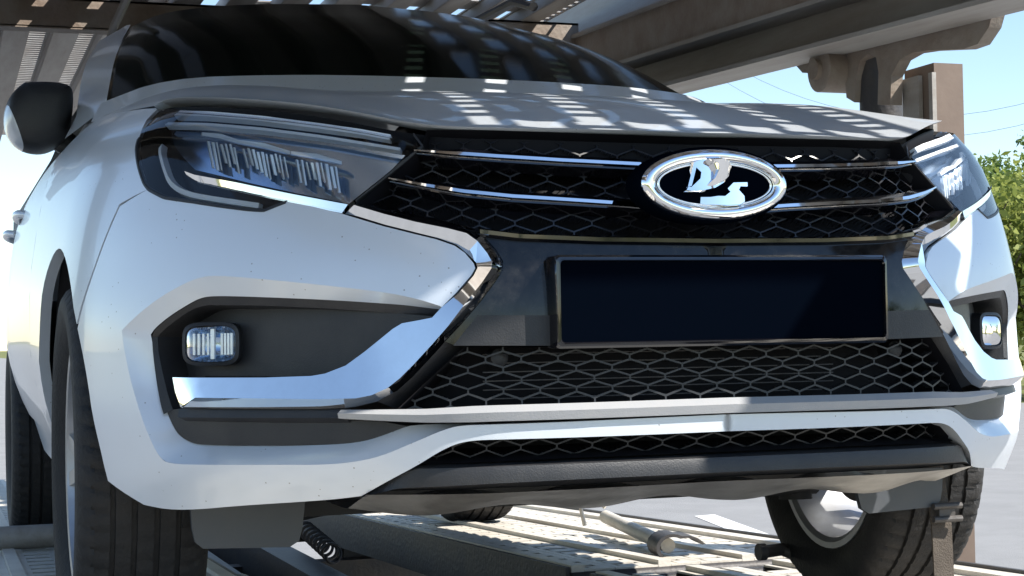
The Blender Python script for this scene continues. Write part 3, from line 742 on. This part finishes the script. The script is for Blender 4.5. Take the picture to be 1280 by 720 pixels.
# --- hood, windshield, pillars, roof
fe = PX([(194, 135), (203, 129), (218, 125), (240, 124), (290, 125), (340, 128), (390, 133), (440, 141), (490, 151), (520, 156)])
fe3 = skin(fe[:, 0], fe[:, 1], np.full(len(fe), .004))
fx = [list(p) for p in fe3]
for px, py in ((560, 158), (640, 160), (720, 161), (800, 163)):
    q = solve(px, py, .004); fx.append(list(skin(q[0], q[1], .004)))
zc = CZ(166, .004); fx.append(list(skin(1e-4, zc, .004)*[0, 1, 1]))
fx = np.array(fx); fx = resample(smooth_line(fx, 2), n=61)
front = np.vstack([fx, (fx*[-1, 1, 1])[::-1][1:]])                    # 121 points, left to right
hs3 = skin(hood_seam[:, 0], hood_seam[:, 1], np.full(len(hood_seam), .0))
rc = np.array([hs3[-1], hs3[-1]+[.02, .10, .02]])
side = resample(smooth_line(np.vstack([[fx[0]], hs3[1:], [[-.735, 1.46, 1.062]]]), 2), n=41)
WB = [(-.735, 1.46, 1.062), (-.62, 1.31, 1.095), (-.40, 1.19, 1.092), (-.2, 1.13, 1.087), (0, 1.11, 1.085)]
wb = np.array(WB); wb = resample(smooth_line(wb, 2), n=61); rear = np.vstack([wb, (wb*[-1, 1, 1])[::-1][1:]])
rear[0] = side[-1]; rear[-1] = side[-1]*[-1, 1, 1]; side[0] = front[0]
def hb(u, v):
    x = 2*u-1; sv = np.clip(np.sin(math.pi*np.clip(v, 0, 1)), 0, 1); z = .030*(1-x**2)*sv**1.1 + .007*np.exp(-((np.abs(x)-.72)/.2)**2)*sv**1.2
    return np.concatenate([z*0, z*0, z], -1)
HV, HF = coons(front, rear, side, side*[-1, 1, 1], 121, 41, hb)
n_ = len(HV); edge = [HV[i*41] for i in range(121)]
inw = [np.array([-.030*np.sign(e[0])*min(1, abs(e[0])/.4)**2, .030, 0]) for e in edge]
lipV = list(edge)+[e+i_*.15+[0, 0, -.003] for e, i_ in zip(edge, inw)]+[e+i_+[0, 0, -.008] for e, i_ in zip(edge, inw)]
hood = obj('hood', *join((HV, HF), (lipV, [(k*121+i, k*121+i+1, (k+1)*121+i+1, (k+1)*121+i) for k in range(2) for i in range(120)])), 'paint', car, True, 40)
gapV = [e+np.array([0, .026, -.012]) for e in edge]+[e+np.array([0, .030, -.06]) for e in edge]
obj('hood_seal', gapV, [(i, i+1, 122+i, 121+i) for i in range(120)], 'void', car)
# windscreen
wbase = rear.copy(); wbase[:, 1] += .02; wbase[:, 2] -= .006
WT = [(-.575, 2.35, 1.400), (-.50, 2.25, 1.425), (-.3, 2.17, 1.440), (0, 2.14, 1.446)]
wt = resample(smooth_line(np.array(WT), 2), n=61); wtop = np.vstack([wt, (wt*[-1, 1, 1])[::-1][1:]])
ap = resample(smooth_line(np.array([wbase[0]*[1, 1, 1]+[.03, 0, 0], wbase[0]*.5+wtop[0]*.5+[0, -.02, .025], wtop[0]]), 2), n=21)
wbase[0] = ap[0]; wbase[-1] = ap[0]*[-1, 1, 1]
obj('windshield', *coons(wbase, wtop, ap, ap*[-1, 1, 1], 121, 21), 'glass_dark', car, True)
for sgn in (-1, 1):
    po = ap+np.array([-.012, .02, .006]); pr = ap+np.array([-.075, .13, -.02]); pr[0] += [-.02, .05, -.03]
    V = np.vstack([ap+[-.004, .0, .004], po, pr])*[-sgn, 1, 1]; n = len(ap)
    o = obj('windshield_pillar', V, [(k*n+i, k*n+i+1, (k+1)*n+i+1, (k+1)*n+i) for k in range(2) for i in range(n-1)], 'paint', car, True, 50); fix_normals(o)
# roof, side glass
def roofpt(u, v):
    x = -.575+1.15*u; a = abs(2*u-1)
    yf = float(np.interp(x, wtop[:, 0], wtop[:, 1])); zf = float(np.interp(x, wtop[:, 0], wtop[:, 2]))
    y = yf+(3.95-yf)*v; z = zf+.05*math.sin(math.pi*min(1, v*1.0))*(1-.3*a*a)-.06*v*v; return (x, y, z)
nu, nv = 25, 17
V = [roofpt(i/(nu-1), j/(nv-1)) for i in range(nu) for j in range(nv)]
obj('roof', V, [(i*nv+j, (i+1)*nv+j, (i+1)*nv+j+1, i*nv+j+1) for i in range(nu-1) for j in range(nv-1)], 'paint', car, True)
for sgn in (-1, 1):
    top = [roofpt(0, v) for v in np.linspace(.02, 1, 14)]
    low = [(-.80+.03*v, 1.62+2.35*v, 1.03) for v in np.linspace(0, 1, 14)]
    V = np.array([p for ab in zip(top, low) for p in ab])*[-sgn, 1, 1]
    obj('side_window', V, [(2*i, 2*i+1, 2*i+3, 2*i+2) for i in range(13)], 'glass_dark', car, True)
    rl = MB(); rl.tube([(sgn*.56, 2.3, 1.50), (sgn*.555, 2.45, 1.545), (sgn*.54, 3.2, 1.56), (sgn*.53, 3.7, 1.53)], .014, 8); rl.build('roof_rail', 'black_plastic', car, True)
tail = obj('tailgate', [(-.84, 4.02, .3), (.84, 4.02, .3), (.82, 4.05, 1.0), (-.82, 4.05, 1.0), (-.55, 3.94, 1.45), (.55, 3.94, 1.45)], [(0, 3, 2, 1), (3, 4, 5, 2)], 'paint', car)

# --- door mirrors
def mirror_head():
    YM = 1.74
    out = [(30, 104), (60, 103), (84, 106), (92, 114), (91, 140), (86, 175), (70, 186), (50, 193), (25, 188), (9, 172), (4, 150), (8, 128), (18, 113)]
    P = np.array([at_y(x, y, YM) for x, y in out]); P = smooth_line(np.vstack([P, P[:1]]), 2)[:-1]
    c = P.mean(0); n = len(P); R = []
    for f, dy in ((.05, -.074), (.45, -.072), (.74, -.066), (.90, -.052), (.97, -.03), (1.0, 0), (1.0, .03), (.94, .05), (.9, .052)):
        q = c+(P-c)*f; q[:, 1] = YM+dy; R.append(q)
    return rings([list(r) for r in R], True, True), c, P
(mV, mF), mc, mP = mirror_head()
for k, mm in enumerate((lambda v: v, mirror)):
    base = MB(); base.tube([mc+[.02, .0, -.04], mc+[.10, .02, -.09], np.array([-.80, 1.76, .985])], [.03, .028, .035], 10)
    nrm = Vector((-.94, -.05, -.34)); pt = Vector(mc)+Vector((-.056, 0, -.024))
    def half(outer_side):
        bm = bmesh.new(); vs = [bm.verts.new(v) for v in mV]
        for f in mF: bm.faces.new([vs[i] for i in f])
        bmesh.ops.bisect_plane(bm, geom=bm.verts[:]+bm.edges[:]+bm.faces[:], plane_co=pt, plane_no=nrm, clear_outer=not outer_side, clear_inner=outer_side)
        bm.verts.ensure_lookup_table(); bm.verts.index_update()
        r = ([tuple(v.co) for v in bm.verts], [tuple(v.index for v in f.verts) for f in bm.faces]); bm.free(); return r
    mo = obj('side_mirror', *mm(half(False)), 'black_plastic', car, True, 50)
    hv, hf = half(True); obj('mirror_shell', *mm((mc+(np.array(hv)-mc)*1.006, hf)), 'paint', mo, True, 50)
    obj('mirror_arm', *mm((base.V, base.F)), 'black_plastic', mo, True)

# --- wheels
TR, TW = .325, .108
def tyre_mesh(na=300):
    # half profile across the tread (x from outside -TW to +TW) with radius
    prof = [(-.074, .222), (-.088, .232), (-.101, .255), (-.108, .278), (-.105, .300), (-.097, .313), (-.086, .3205)]
    gro = [(-.052, .0045), (-.018, .005), (.018, .005), (.052, .0045)]
    tread = [(-.080, .322)]
    for gx, gw in gro: tread += [(gx-gw, .3248), (gx-gw+.001, .3175), (gx+gw-.001, .3175), (gx+gw, .3248)]
    tread += [(.080, .322)]
    full = prof+tread+[(-x, r) for x, r in prof[::-1]]
    V = []; k = len(full)
    for i in range(na):
        a = 2*math.pi*i/na
        for (x, r) in full:
            rr_ = r
            ph = (a*60/(2*math.pi) + abs(x)*9.0) % 1.0
            if abs(x) > .056 and abs(x) < .1 and r > .312 and ph < .24: rr_ = r-.0055
            elif abs(x) <= .056 and r > .32 and ((a*60/(2*math.pi)+x*14) % 1.0) < .2: rr_ = r-.003
            V.append((x, rr_*math.cos(a), rr_*math.sin(a)))
    F = [(i*k+j, i*k+j+1, ((i+1) % na)*k+j+1, ((i+1) % na)*k+j) for i in range(na) for j in range(k-1)]
    return np.array(V), F
def lathe_x(prof, na=64):
    k = len(prof); V = [(x, r*math.cos(2*math.pi*i/na), r*math.sin(2*math.pi*i/na)) for i in range(na) for x, r in prof]
    return np.array(V), [(i*k+j, i*k+j+1, ((i+1) % na)*k+j+1, ((i+1) % na)*k+j) for i in range(na) for j in range(k-1)]
def rim_mesh():
    mb = MB()
    mb.add(*lathe_x([(-.080, .228), (-.086, .224), (-.084, .214), (-.070, .208), (-.02, .195), (.05, .200), (.080, .206), (.088, .216), (.088, .228), (.078, .230)]))
    mb.add(*lathe_x([(-.062, .0), (-.064, .04), (-.055, .07), (-.03, .07), (-.03, .0)], 32))
    for k in range(5):
        for d in (-.13, .13):
            a = 2*math.pi*k/5+d; a2 = 2*math.pi*k/5+d*1.35
            p = np.array((-.056, .055*math.cos(a), .055*math.sin(a))); q = np.array((-.070, .208*math.cos(a2), .208*math.sin(a2)))
            mb.beam(p, q, .026, .022, up=(1, 0, 0))
    return mb
tv, tf = tyre_mesh(); rmb = rim_mesh()
disc = lathe_x([(.0, .06), (.0, .135), (.02, .135), (.02, .06)], 40)
steer = math.radians(-.3)
wheel_spots = [(-1, AC, TR, steer, -.755), (1, AC, TR, math.radians(3.5), .75), (-1, 3.50, TR-.075, 0, -.755), (1, 3.46, TR-.105, 0, .715)]
for sgn, yc, zc_, st, xc in wheel_spots:
    we = bpy.data.objects.new('wheel', None); C.objects.link(we); we.location = (xc, yc, zc_); attach(we, car)
    Rz = np.array([[math.cos(-st), -math.sin(-st), 0], [math.sin(-st), math.cos(-st), 0], [0, 0, 1]])
    for nm, (V, F), m in (('tyre', (tv, tf), 'tyre'), ('rim', (np.array(rmb.V), rmb.F), 'alloy'), ('brake_disc', disc, 'dark_steel')):
        W = np.array(V)*[(-sgn), 1, 1]; FF = F if sgn == -1 else [f[::-1] for f in F]
        W = W@Rz.T
        o = obj(nm, W, FF, m, None, True, 35); o.parent = we

# ================================================================== TRANSPORTER
tr = empty('car_transporter', (0, 2.6, ROADZ), 'two deck steel car transporter trailer carrying the silver car', 'transporter')
PITCH, X0 = .178, -.98
DZ = 1.75
def rib(name, x, y0, y1, z, wdt, hgt, m, down=True, zf=None):
    mb = MB(); zz = zf or (lambda y: z); t = .004; s = -1 if down else 1
    for (dx, dz, w_, h_) in ((0, s*hgt, wdt, t), (-wdt/2, s*hgt/2, t, hgt), (wdt/2, s*hgt/2, t, hgt)):
        a = (x+dx, y0, zz(y0)+dz); b = (x+dx, y1, zz(y1)+dz); mb.beam(a, b, w_, h_)
    return mb.build(name, m, tr)
def ladder(name, x0, x1, y0, y1, z, m, pitch=.06, slot=.026, rail=.014, zf=None, thick=.005, skip=None):
    """perforated strip: two rails and rungs, the slots between them really open"""
    mb = MB(); zz = zf or (lambda y: z)
    for x in (x0+rail/2, x1-rail/2): mb.beam((x, y0, zz(y0)), (x, y1, zz(y1)), rail, thick)
    y = y0
    while y < y1-pitch:
        if skip and skip(y): y += pitch; continue
        mb.beam((x0+rail, y+(pitch-slot)/2, zz(y)), (x1-rail, y+(pitch-slot)/2, zz(y)), pitch-slot, thick)
        y += pitch
    return mb.build(name, m, tr)
YF, YR = -.665, 7.6
for k in range(13):
    x = X0+PITCH*k
    if x > 1.1: break
    if x > .3:
        rib('deck_rib', x, YF, -.47, DZ, .07, .045, 'steel'); rib('deck_rib', x, -.375, YR, DZ, .07, .045, 'steel')
    else: rib('deck_rib', x, YF, YR, DZ, .09, .045, 'steel')
for k in range(-1, 13):
    x0 = X0+PITCH*k+.045; x1 = x0+PITCH-.09
    if x0 > 1.12: break
    xm_ = (x0+x1)/2
    if xm_ > .34:
        gap = lambda y: -.475 < y < -.38; x0 -= .01; x1 += .01
        ladder('deck_strip', x0, x1, YF, 1.6, DZ, 'steel', .085, .040, .024, skip=gap)
        if xm_ > .9: ladder('deck_strip', x0, x1, 1.6, YR, DZ, 'steel', .06, .026, .010)
        else: ladder('deck_strip', x0, x1, 1.6, YR, DZ, 'steel', .30, .15, .010)
    elif xm_ > -.36:
        b_ = MB(); b_.box((xm_, (YF+3.5)/2, DZ), (x1-x0, 3.5-YF, .005)); b_.build('deck_shade_plate', 'steel', tr)  # unseen middle of the deck, closed to keep sun off the hood
        if k % 2: ladder('deck_strip', x0, x1, 3.6, YR, DZ, 'steel', .30, .15, .010)
    else:
        ladder('deck_strip', x0, x1, YF, YR, DZ, 'steel', .048, .020, .012)
b_ = MB()
for x in np.arange(.36, 1.16, .1): b_.box((x+.025, YF-.05, DZ), (.05, .05, .005))
b_.box((.76, YF-.085, DZ), (.86, .02, .005)); b_.box((.76, YF-.015, DZ), (.86, .02, .006)); b_.build('sun_spot_plate', 'steel', tr)  # unseen perforated plate added to throw sun spots above the number plate
for y in (-.60, 1.2, 3.5):
    b_ = MB(); b_.box((0, y, DZ-.045-.05), (2.34, .010, .10)); b_.box((0, y+.035, DZ-.045-.1), (2.34, .08, .008)); b_.box((0, y+.035, DZ-.045-.004), (2.34, .08, .008))
    b_.build('cross_member', 'rust', tr)
# side girders: folded web with flanges, rising gently to the rear
def gz(y): return 1.272+.043*(y-1.0)
for sgn in (1, -1):
    ya, yb = -1.05, YR
    for nm, x, dz, w_, h_, m in (('girder_flange', 1.19, .0, .15, .012, 'steel'), ('girder_web', 1.25, .06, .012, .12, 'steel'), ('girder_flange', 1.20, .125, .11, .012, 'steel'),
                              ('girder_web', 1.16, .20, .012, .14, 'rust'), ('girder_flange', 1.20, .275, .12, .012, 'steel'), ('girder_web', 1.24, .36, .012, .16, 'steel')):
        b_ = MB(); b_.beam((sgn*x, ya, gz(ya)+dz), (sgn*x, yb, gz(yb)+dz), w_, h_); b_.build(nm, m, tr)
    # hanger plate with two arched cut-outs, roller, post
    XP = 1.272
    br = [(986, 72), (990, 46), (1030, 20), (1100, -20), (1245, -20), (1243, 8), (1236, 34), (1222, 55), (1205, 61), (1160, 63), (1140, 66), (1124, 75), (1114, 95), (1113, 131), (1097, 131), (1098, 90), (1095, 72), (1085, 67), (1075, 76), (1070, 100), (1068, 128), (1058, 122), (1056, 92), (1020, 92), (1003, 91)]
    P = np.array([at_x(a, b, XP) for a, b in br]); P[:, 0] = sgn*XP
    b_ = MB(); b_.prism(P, (sgn*.035, 0, 0)); o = b_.build('hanger_plate', 'rust', tr); fix_normals(o)
    c_ = at_x(1046, 88, XP); b_ = MB(); b_.tube([(sgn*(XP-.06), c_[1], c_[2]), (sgn*(XP-.055), c_[1], c_[2]), (sgn*(XP+.08), c_[1], c_[2])], [.055, .062, .062], 28)
    b_.tube([(sgn*(XP-.075), c_[1], c_[2]), (sgn*(XP-.05), c_[1], c_[2])], .028, 20); b_.build('roller', 'rust', tr, True, 40)
    yb_, ya_ = at_x(1131, 110, 1.33)[1], at_x(1168, 110, 1.33)[1]; xe = at_y(1204, 110, ya_)[0]
    b_ = MB(); b_.box((sgn*(1.33+xe)/2, (ya_+yb_)/2, .1), (xe-1.33, yb_-ya_, 2.25)); b_.build('deck_post', 'post', tr)
    b_ = MB(); b_.box((sgn*1.327, ya_+.004, .1), (.012, .016, 2.2)); b_.box((sgn*1.322, (ya_+yb_)/2+.02, .1), (.012, (yb_-ya_)*.55, 2.2)); b_.build('post_rail', 'steel', tr)
    yc_ = at_x(1099, 110, 1.34)[1]
    b_ = MB(); b_.tube([(sgn*1.345, yc_, -.2), (sgn*1.345, yc_, 1.42)], .058, 16); b_.build('lift_cylinder', 'dark_steel', tr, True, 40)
    b_ = MB(); b_.box((sgn*1.22, -.82, 1.70), (.40, .22, .16)); b_.build('shade_box', 'steel', tr)  # unseen box added to cast the shadow on the lower bar
    b_ = MB(); b_.box((sgn*1.33, 1.35, -.42), (.22, .7, .45)); b_.build('post_base', 'dark_steel', tr)

# --- lower deck: two perforated tracks, frame rails between them
zl_ = lambda y: -.0285*(y-AC)-.004
zr_ = lambda y: -.0405*(y-AC)-.004
def track(sgn, zf, y0, y1, x0=.40, x1=1.22, m='galv', dz=0.0):
    z2 = lambda y: zf(y)+dz
    n = 7; w_ = (x1-x0)/n
    b_ = MB(); b_.beam((sgn*(x0+x1)/2, y0, z2(y0)-.09), (sgn*(x0+x1)/2, y1, z2(y1)-.09), x1-x0-.02, .008); b_.build('slot_dark_sheet', 'dark_steel', tr)  # dark sheet added below so the slots look shaded, not sunlit
    for k in range(n):
        a = x0+k*w_
        xa_, xb_ = sorted((sgn*(a+(.036 if k % 2 == 0 else .002)), sgn*(a+w_)))
        ladder('track_strip', xa_, xb_, y0, y1, 0, m, .10, .050, .022, zf=z2)
        xr_ = sgn*(a+.018)
        if k % 2: continue
        b_ = MB(); b_.beam((xr_, y0, z2(y0)+.003), (xr_, y1, z2(y1)+.003), .034, .022); b_.build('track_rib', m, tr)
    for xx in (x0-.008, x1+.008):
        b_ = MB(); b_.beam((sgn*xx, y0, z2(y0)-.055), (sgn*xx, y1, z2(y1)-.055), .012, .13); b_.build('track_side', 'dark_steel', tr)
    for yy in (y0, y1):
        b_ = MB(); b_.tube([(sgn*x0, yy, z2(yy)-.02), (sgn*x1, yy, z2(yy)-.02)], .018, 10); b_.build('track_end', 'dark_steel', tr, True)
track(-1, zl_, -1.0, 7.4)
track(1, zr_, 1.66, 7.4)
track(1, lambda y: zr_(y), -1.0, 1.50)
for x, zz_, w_, h_ in ((.10, -.24, .11, .16), (-.14, -.30, .12, .18)):
    b_ = MB(); b_.beam((x, -.9, zz_), (x, 7.4, zz_-.1), w_, h_); b_.build('frame_rail', 'dark_steel', tr)
for y in (-.6, 1.1, 2.55, 4.4, 6.2):
    b_ = MB(); b_.box((0, y, -.30-.02*y), (2.5, .09, .10)); b_.build('frame_cross_member', 'dark_steel', tr)
hyd = MB(); hyd.tube([(-.28, 1.2, -.12), (-.26, 2.6, -.16)], .04, 14); hyd.tube([(-.26, 2.6, -.16), (-.25, 3.4, -.18)], .02, 12); hyd.build('hydraulic_ram', 'dark_steel', tr, True, 40)
pa = at_z(382, 662, -.16); pb = at_z(418, 694, -.16); pts = []
ax = (pb-pa)/np.linalg.norm(pb-pa); e1 = np.cross(ax, [0, 0, 1]); e1 /= np.linalg.norm(e1); e2 = np.cross(e1, ax)
L_ = np.linalg.norm(pb-pa)
for i in range(150):
    t = i/149; a = 2*math.pi*8*t; pts.append(pa+(pb-pa)*t+.028*(e1*math.cos(a)+e2*math.sin(a)))
sp = MB(); sp.tube(pts, .006, 6); sp.build('return_spring', 'dark_steel', tr, True)
bx_ = MB(); bx_.tube([(-1.22, 2.93, -.02), (-.45, 2.93, -.02)], .035, 14); bx_.build('stop_tube', 'steel', tr, True, 40)
# winch bar with rolled strap on the edge of the track
za = zr_(2.0)+.035
p0 = at_z(757, 646, za); p1 = at_z(835, 682, za); p2 = at_z(980, 702, zr_(1.6)+.02)
b_ = MB(); b_.tube([p0, p1], .02, 16); b_.build('winch_bar', 'galv', tr, True, 40)
dv = (p1-p0)/np.linalg.norm(p1-p0); pr = p1-dv*.02
b_ = MB(); sd_ = np.cross(dv, [0, 0, 1.]); sd_ /= np.linalg.norm(sd_)
for q0, q1 in ((-.05, .05),):
    V = []; n = 14
    for i in range(n):
        a_ = math.radians(-40+215*i/(n-1)); rr2 = .036 if i < n-3 else .036+.012*(i-n+4)
        for e_ in (q0, q1):
            for r2 in (rr2, rr2-.008): V.append(p1+dv*e_+sd_*r2*math.cos(a_)*1.25+np.array([0, 0, 1.])*r2*math.sin(a_))
    F = []
    for i in range(n-1):
        a_ = 4*i; c_ = 4*(i+1); F += [(a_, a_+2, c_+2, c_), (a_+1, c_+1, c_+3, a_+3), (a_, c_, c_+1, a_+1), (a_+2, a_+3, c_+3, c_+2)]
    F += [(0, 1, 3, 2), (4*n-4, 4*n-2, 4*n-1, 4*n-3)]; b_.add(V, F)
o = b_.build('winch_cover', 'dark_steel', tr, True, 40); fix_normals(o)
b_ = MB(); b_.tube([p0+np.array([-.05, .05, -.03]), p0+np.array([-.06, .06, .03]), p0+np.array([-.03, .03, .055]), p0+np.array([.0, .0, .03])], .007, 8); b_.build('hook_loop', 'galv', tr, True)
cl = at_y(952, 690, 1.0); b_ = MB(); b_.tube([cl+[-.008, 0, .0], cl+[.008, 0, 0]], .018, 14); b_.tube([cl, cl+[.06, .02, .0], cl+[.10, .0, -.02], cl+[.115, -.02, -.09]], .014, 10); b_.build('wheel_clamp', 'dark_steel', tr, True)
# trailer axle wheels on the road
for sgn in (-1, 1):
    for yc in (4.7, 5.8):
        V = tv*[-sgn*1.15, 1.24, 1.24]; F = tf if sgn == -1 else [f[::-1] for f in tf]
        o = obj('trailer_tyre', V+[sgn*.95, yc, ROADZ+.325*1.24-.004], F, 'tyre', tr, True, 35)
        V2, F2 = lathe_x([(-.06, .0), (-.06, .2), (-.10, .27), (.10, .27)], 40); obj('trailer_rim', V2*[-sgn, 1, 1]+[sgn*.95, yc, ROADZ+.4], F2, 'alloy', o, True, 40)
for yc in (4.7, 5.8):
    b_ = MB(); b_.tube([(-.95, yc, ROADZ+.4), (.95, yc, ROADZ+.4)], .06, 12); b_.box((0, yc, ROADZ+.52), (.7, .12, .22)); b_.build('axle', 'dark_steel', tr, True, 40)

# tie-down strap over the tyre at the right
tsd = MB(); sx0, sx1 = at_y(1163, 650, .50)[0], at_y(1189, 650, .50)[0]
line = [(.44, .62), (.40, .58), (.30, .52), (.18, .495), (.06, .49), (-.02, .487)]
V = []
for z, y in line:
    for x, dy in ((sx0, 0), (sx1, .004)): V += [(x, y+dy, z), (x, y+dy+.004, z)]
n = len(line); F = []
for i in range(n-1):
    a, b = 4*i, 4*(i+1); F += [(a, a+2, b+2, b), (a+1, b+1, b+3, a+3), (a, b, b+1, a+1), (a+2, a+3, b+3, b+2)]
ts = empty('tie_down_strap', ((sx0+sx1)/2, .49, 0), 'brown webbing strap hanging down in front of a tyre', 'strap')
obj('webbing', V, F, 'strap', ts)
b_ = MB(); zz_ = at_y(1176, 640, .49)[2]; xm2 = (sx0+sx1)/2
b_.box((xm2, .484, zz_), (.034, .012, .030)); b_.tube([(xm2-.03, .478, zz_+.012), (xm2+.03, .478, zz_+.012)], .006, 10); b_.tube([(xm2-.03, .478, zz_-.012), (xm2+.03, .478, zz_-.012)], .006, 10)
b_.build('buckle', 'dark_steel', ts)

# ================================================================== TREES, WIRES
def tree_meshes(seed, h, rx, nl, leaf):
    r = np.random.default_rng(seed); mb = MB()
    top = np.array([r.normal(0, .15), r.normal(0, .15), h*.8])
    mb.tube([(0, 0, 0), top*.35+[.05, 0, 0], top*.7, top], [.13, .10, .06, .02], 8)
    limbs = []
    for k in range(11):
        t = .22+.7*r.random(); a = r.random()*6.283; L = rx*(.55+.5*r.random())*(1.1-.6*t)
        s0 = top*t; e = s0+[L*math.cos(a), L*math.sin(a), L*(.5+.5*r.random())]
        mb.tube([s0, (s0+e)/2+[0, 0, .1], e], [.045*(1.2-t), .03*(1.2-t), .010], 6); limbs.append((s0, e))
    cl = []
    for s0, e in limbs:
        for q in (.55, .85, 1.05): cl.append((s0+(e-s0)*q+r.normal(0, .15, 3), rx*(.22+.22*r.random())))
    for k in range(10):
        cl.append((np.array([r.normal(0, rx*.42), r.normal(0, rx*.42), h*(.30+.66*r.random())]), rx*(.2+.2*r.random())))
    cl.append((top+[0, 0, .2], rx*.28))
    V = []; F = []
    for i in range(nl):
        c, rad = cl[r.integers(len(cl))]; d = r.normal(0, 1, 3); d /= np.linalg.norm(d); p = c+d*rad*(r.random()**.45)*[1, 1, 1.15]
        if p[2] < .25: p[2] = .25+.3*r.random()
        u = r.normal(0, 1, 3); u /= np.linalg.norm(u); v = np.cross(u, r.normal(0, 1, 3)); v /= np.linalg.norm(v); s = leaf*(.6+.8*r.random())
        k = len(V); V += [p-u*s, p-v*s*.55, p+u*s, p+v*s*.55]; F.append((k, k+1, k+2, k+3))
    return (mb.V, mb.F), (V, F)
protos = []
for i, (h, rx, mt) in enumerate(((6.4, 2.1, 'leaf_a'), (5.4, 2.3, 'leaf_b'), (6.9, 1.7, 'leaf_c'), (3.0, 1.9, 'leaf_b'))):
    (tvv, tff), (lv, lf) = tree_meshes(50+i, h, rx, 4200, .075)
    a = obj('trunk', tvv, tff, 'bark', None, True); b = obj('crown', lv, lf, mt)
    protos.append((a.data, b.data)); bpy.data.objects.remove(a); bpy.data.objects.remove(b)
def tree(name, i, x, y, s, rot, label, cat='tree', group=None):
    e = empty(name, (x, y, ROADZ-.02), label, cat, group); e.scale = (s, s, s); e.rotation_euler = (0, 0, rot)
    for nm, d in zip(('trunk', 'crown'), protos[i]):
        o = bpy.data.objects.new(nm, d); C.objects.link(o); o.parent = e
def gpt(px, dist):
    d = ray(px, 415); d = d[:2]/np.linalg.norm(d[:2]); return CAM[:2]+d*dist
G1, G2 = 'fresh green trees beyond the road', 'low yellow green bushes along the road edge'
for px, dist, i, s in ((1226, 46, 0, 1.05), (1205, 50, 0, 1.16), (1243, 52, 2, 1.10), (1290, 48, 0, 1.10), (1345, 51, 2, 1.2), (1400, 47, 0, 1.25), (1165, 56, 2, 1.25), (1268, 60, 0, 1.25)):
    p = gpt(px, dist); tree('roadside_tree', i, p[0], p[1], s, random.random()*6, ('broad fresh green spring tree beyond the road' if i == 0 else 'slender deep green tree beyond the road'), 'tree', G1 if i == 0 else 'slender trees beyond the road')
for px, dist, i, s in ((1210, 41, 3, 1.5), (1262, 40, 1, .95), (1310, 39, 3, 1.5), (1370, 41, 1, .9), (1236, 44, 1, 1.0), (1170, 44, 3, 1.2)):
    p = gpt(px, dist); tree('roadside_bush', i, p[0], p[1], s, random.random()*6, ('low spreading yellow green bush at the far edge of the road' if i == 3 else 'round yellow green small tree at the far edge of the road'), 'bush', G2 if i == 3 else 'small trees along the road edge')
G3 = 'trees behind the viewer across the road'
for k in range(15):
    a = math.radians(-100+k*17+random.uniform(-4, 4)); dd = random.uniform(20, 27)
    x, y = CAM[0]+dd*math.sin(a), CAM[1]-dd*math.cos(a)
    if y > 6: continue
    tree('verge_tree', k % 3, x, y, random.uniform(.7, 1.0)*(1 if x > 2 else .5), random.random()*6, ('broad green', 'round yellow green', 'slender deep green')[k % 3]+' tree on the grass verge facing the car front', 'tree', ('broad', 'round', 'slender')[k % 3]+' '+G3)
for k, (ya, yb) in enumerate(((99, 104), (125, 131))):
    mb = MB(); A_ = CAM+ray(1000, ya+22)*70; B_ = CAM+ray(1400, ya-12)*60
    pts = [A_*(1-t)+B_*t-np.array([0, 0, 1.2*4*t*(1-t)]) for t in np.linspace(-1.2, 2.2, 40)]
    mb.tube(pts, .007, 5); o = mb.build('power_line', 'wire')
    tag(o, ('upper' if k == 0 else 'lower')+' thin overhead wire crossing the sky above the trees', 'wire')
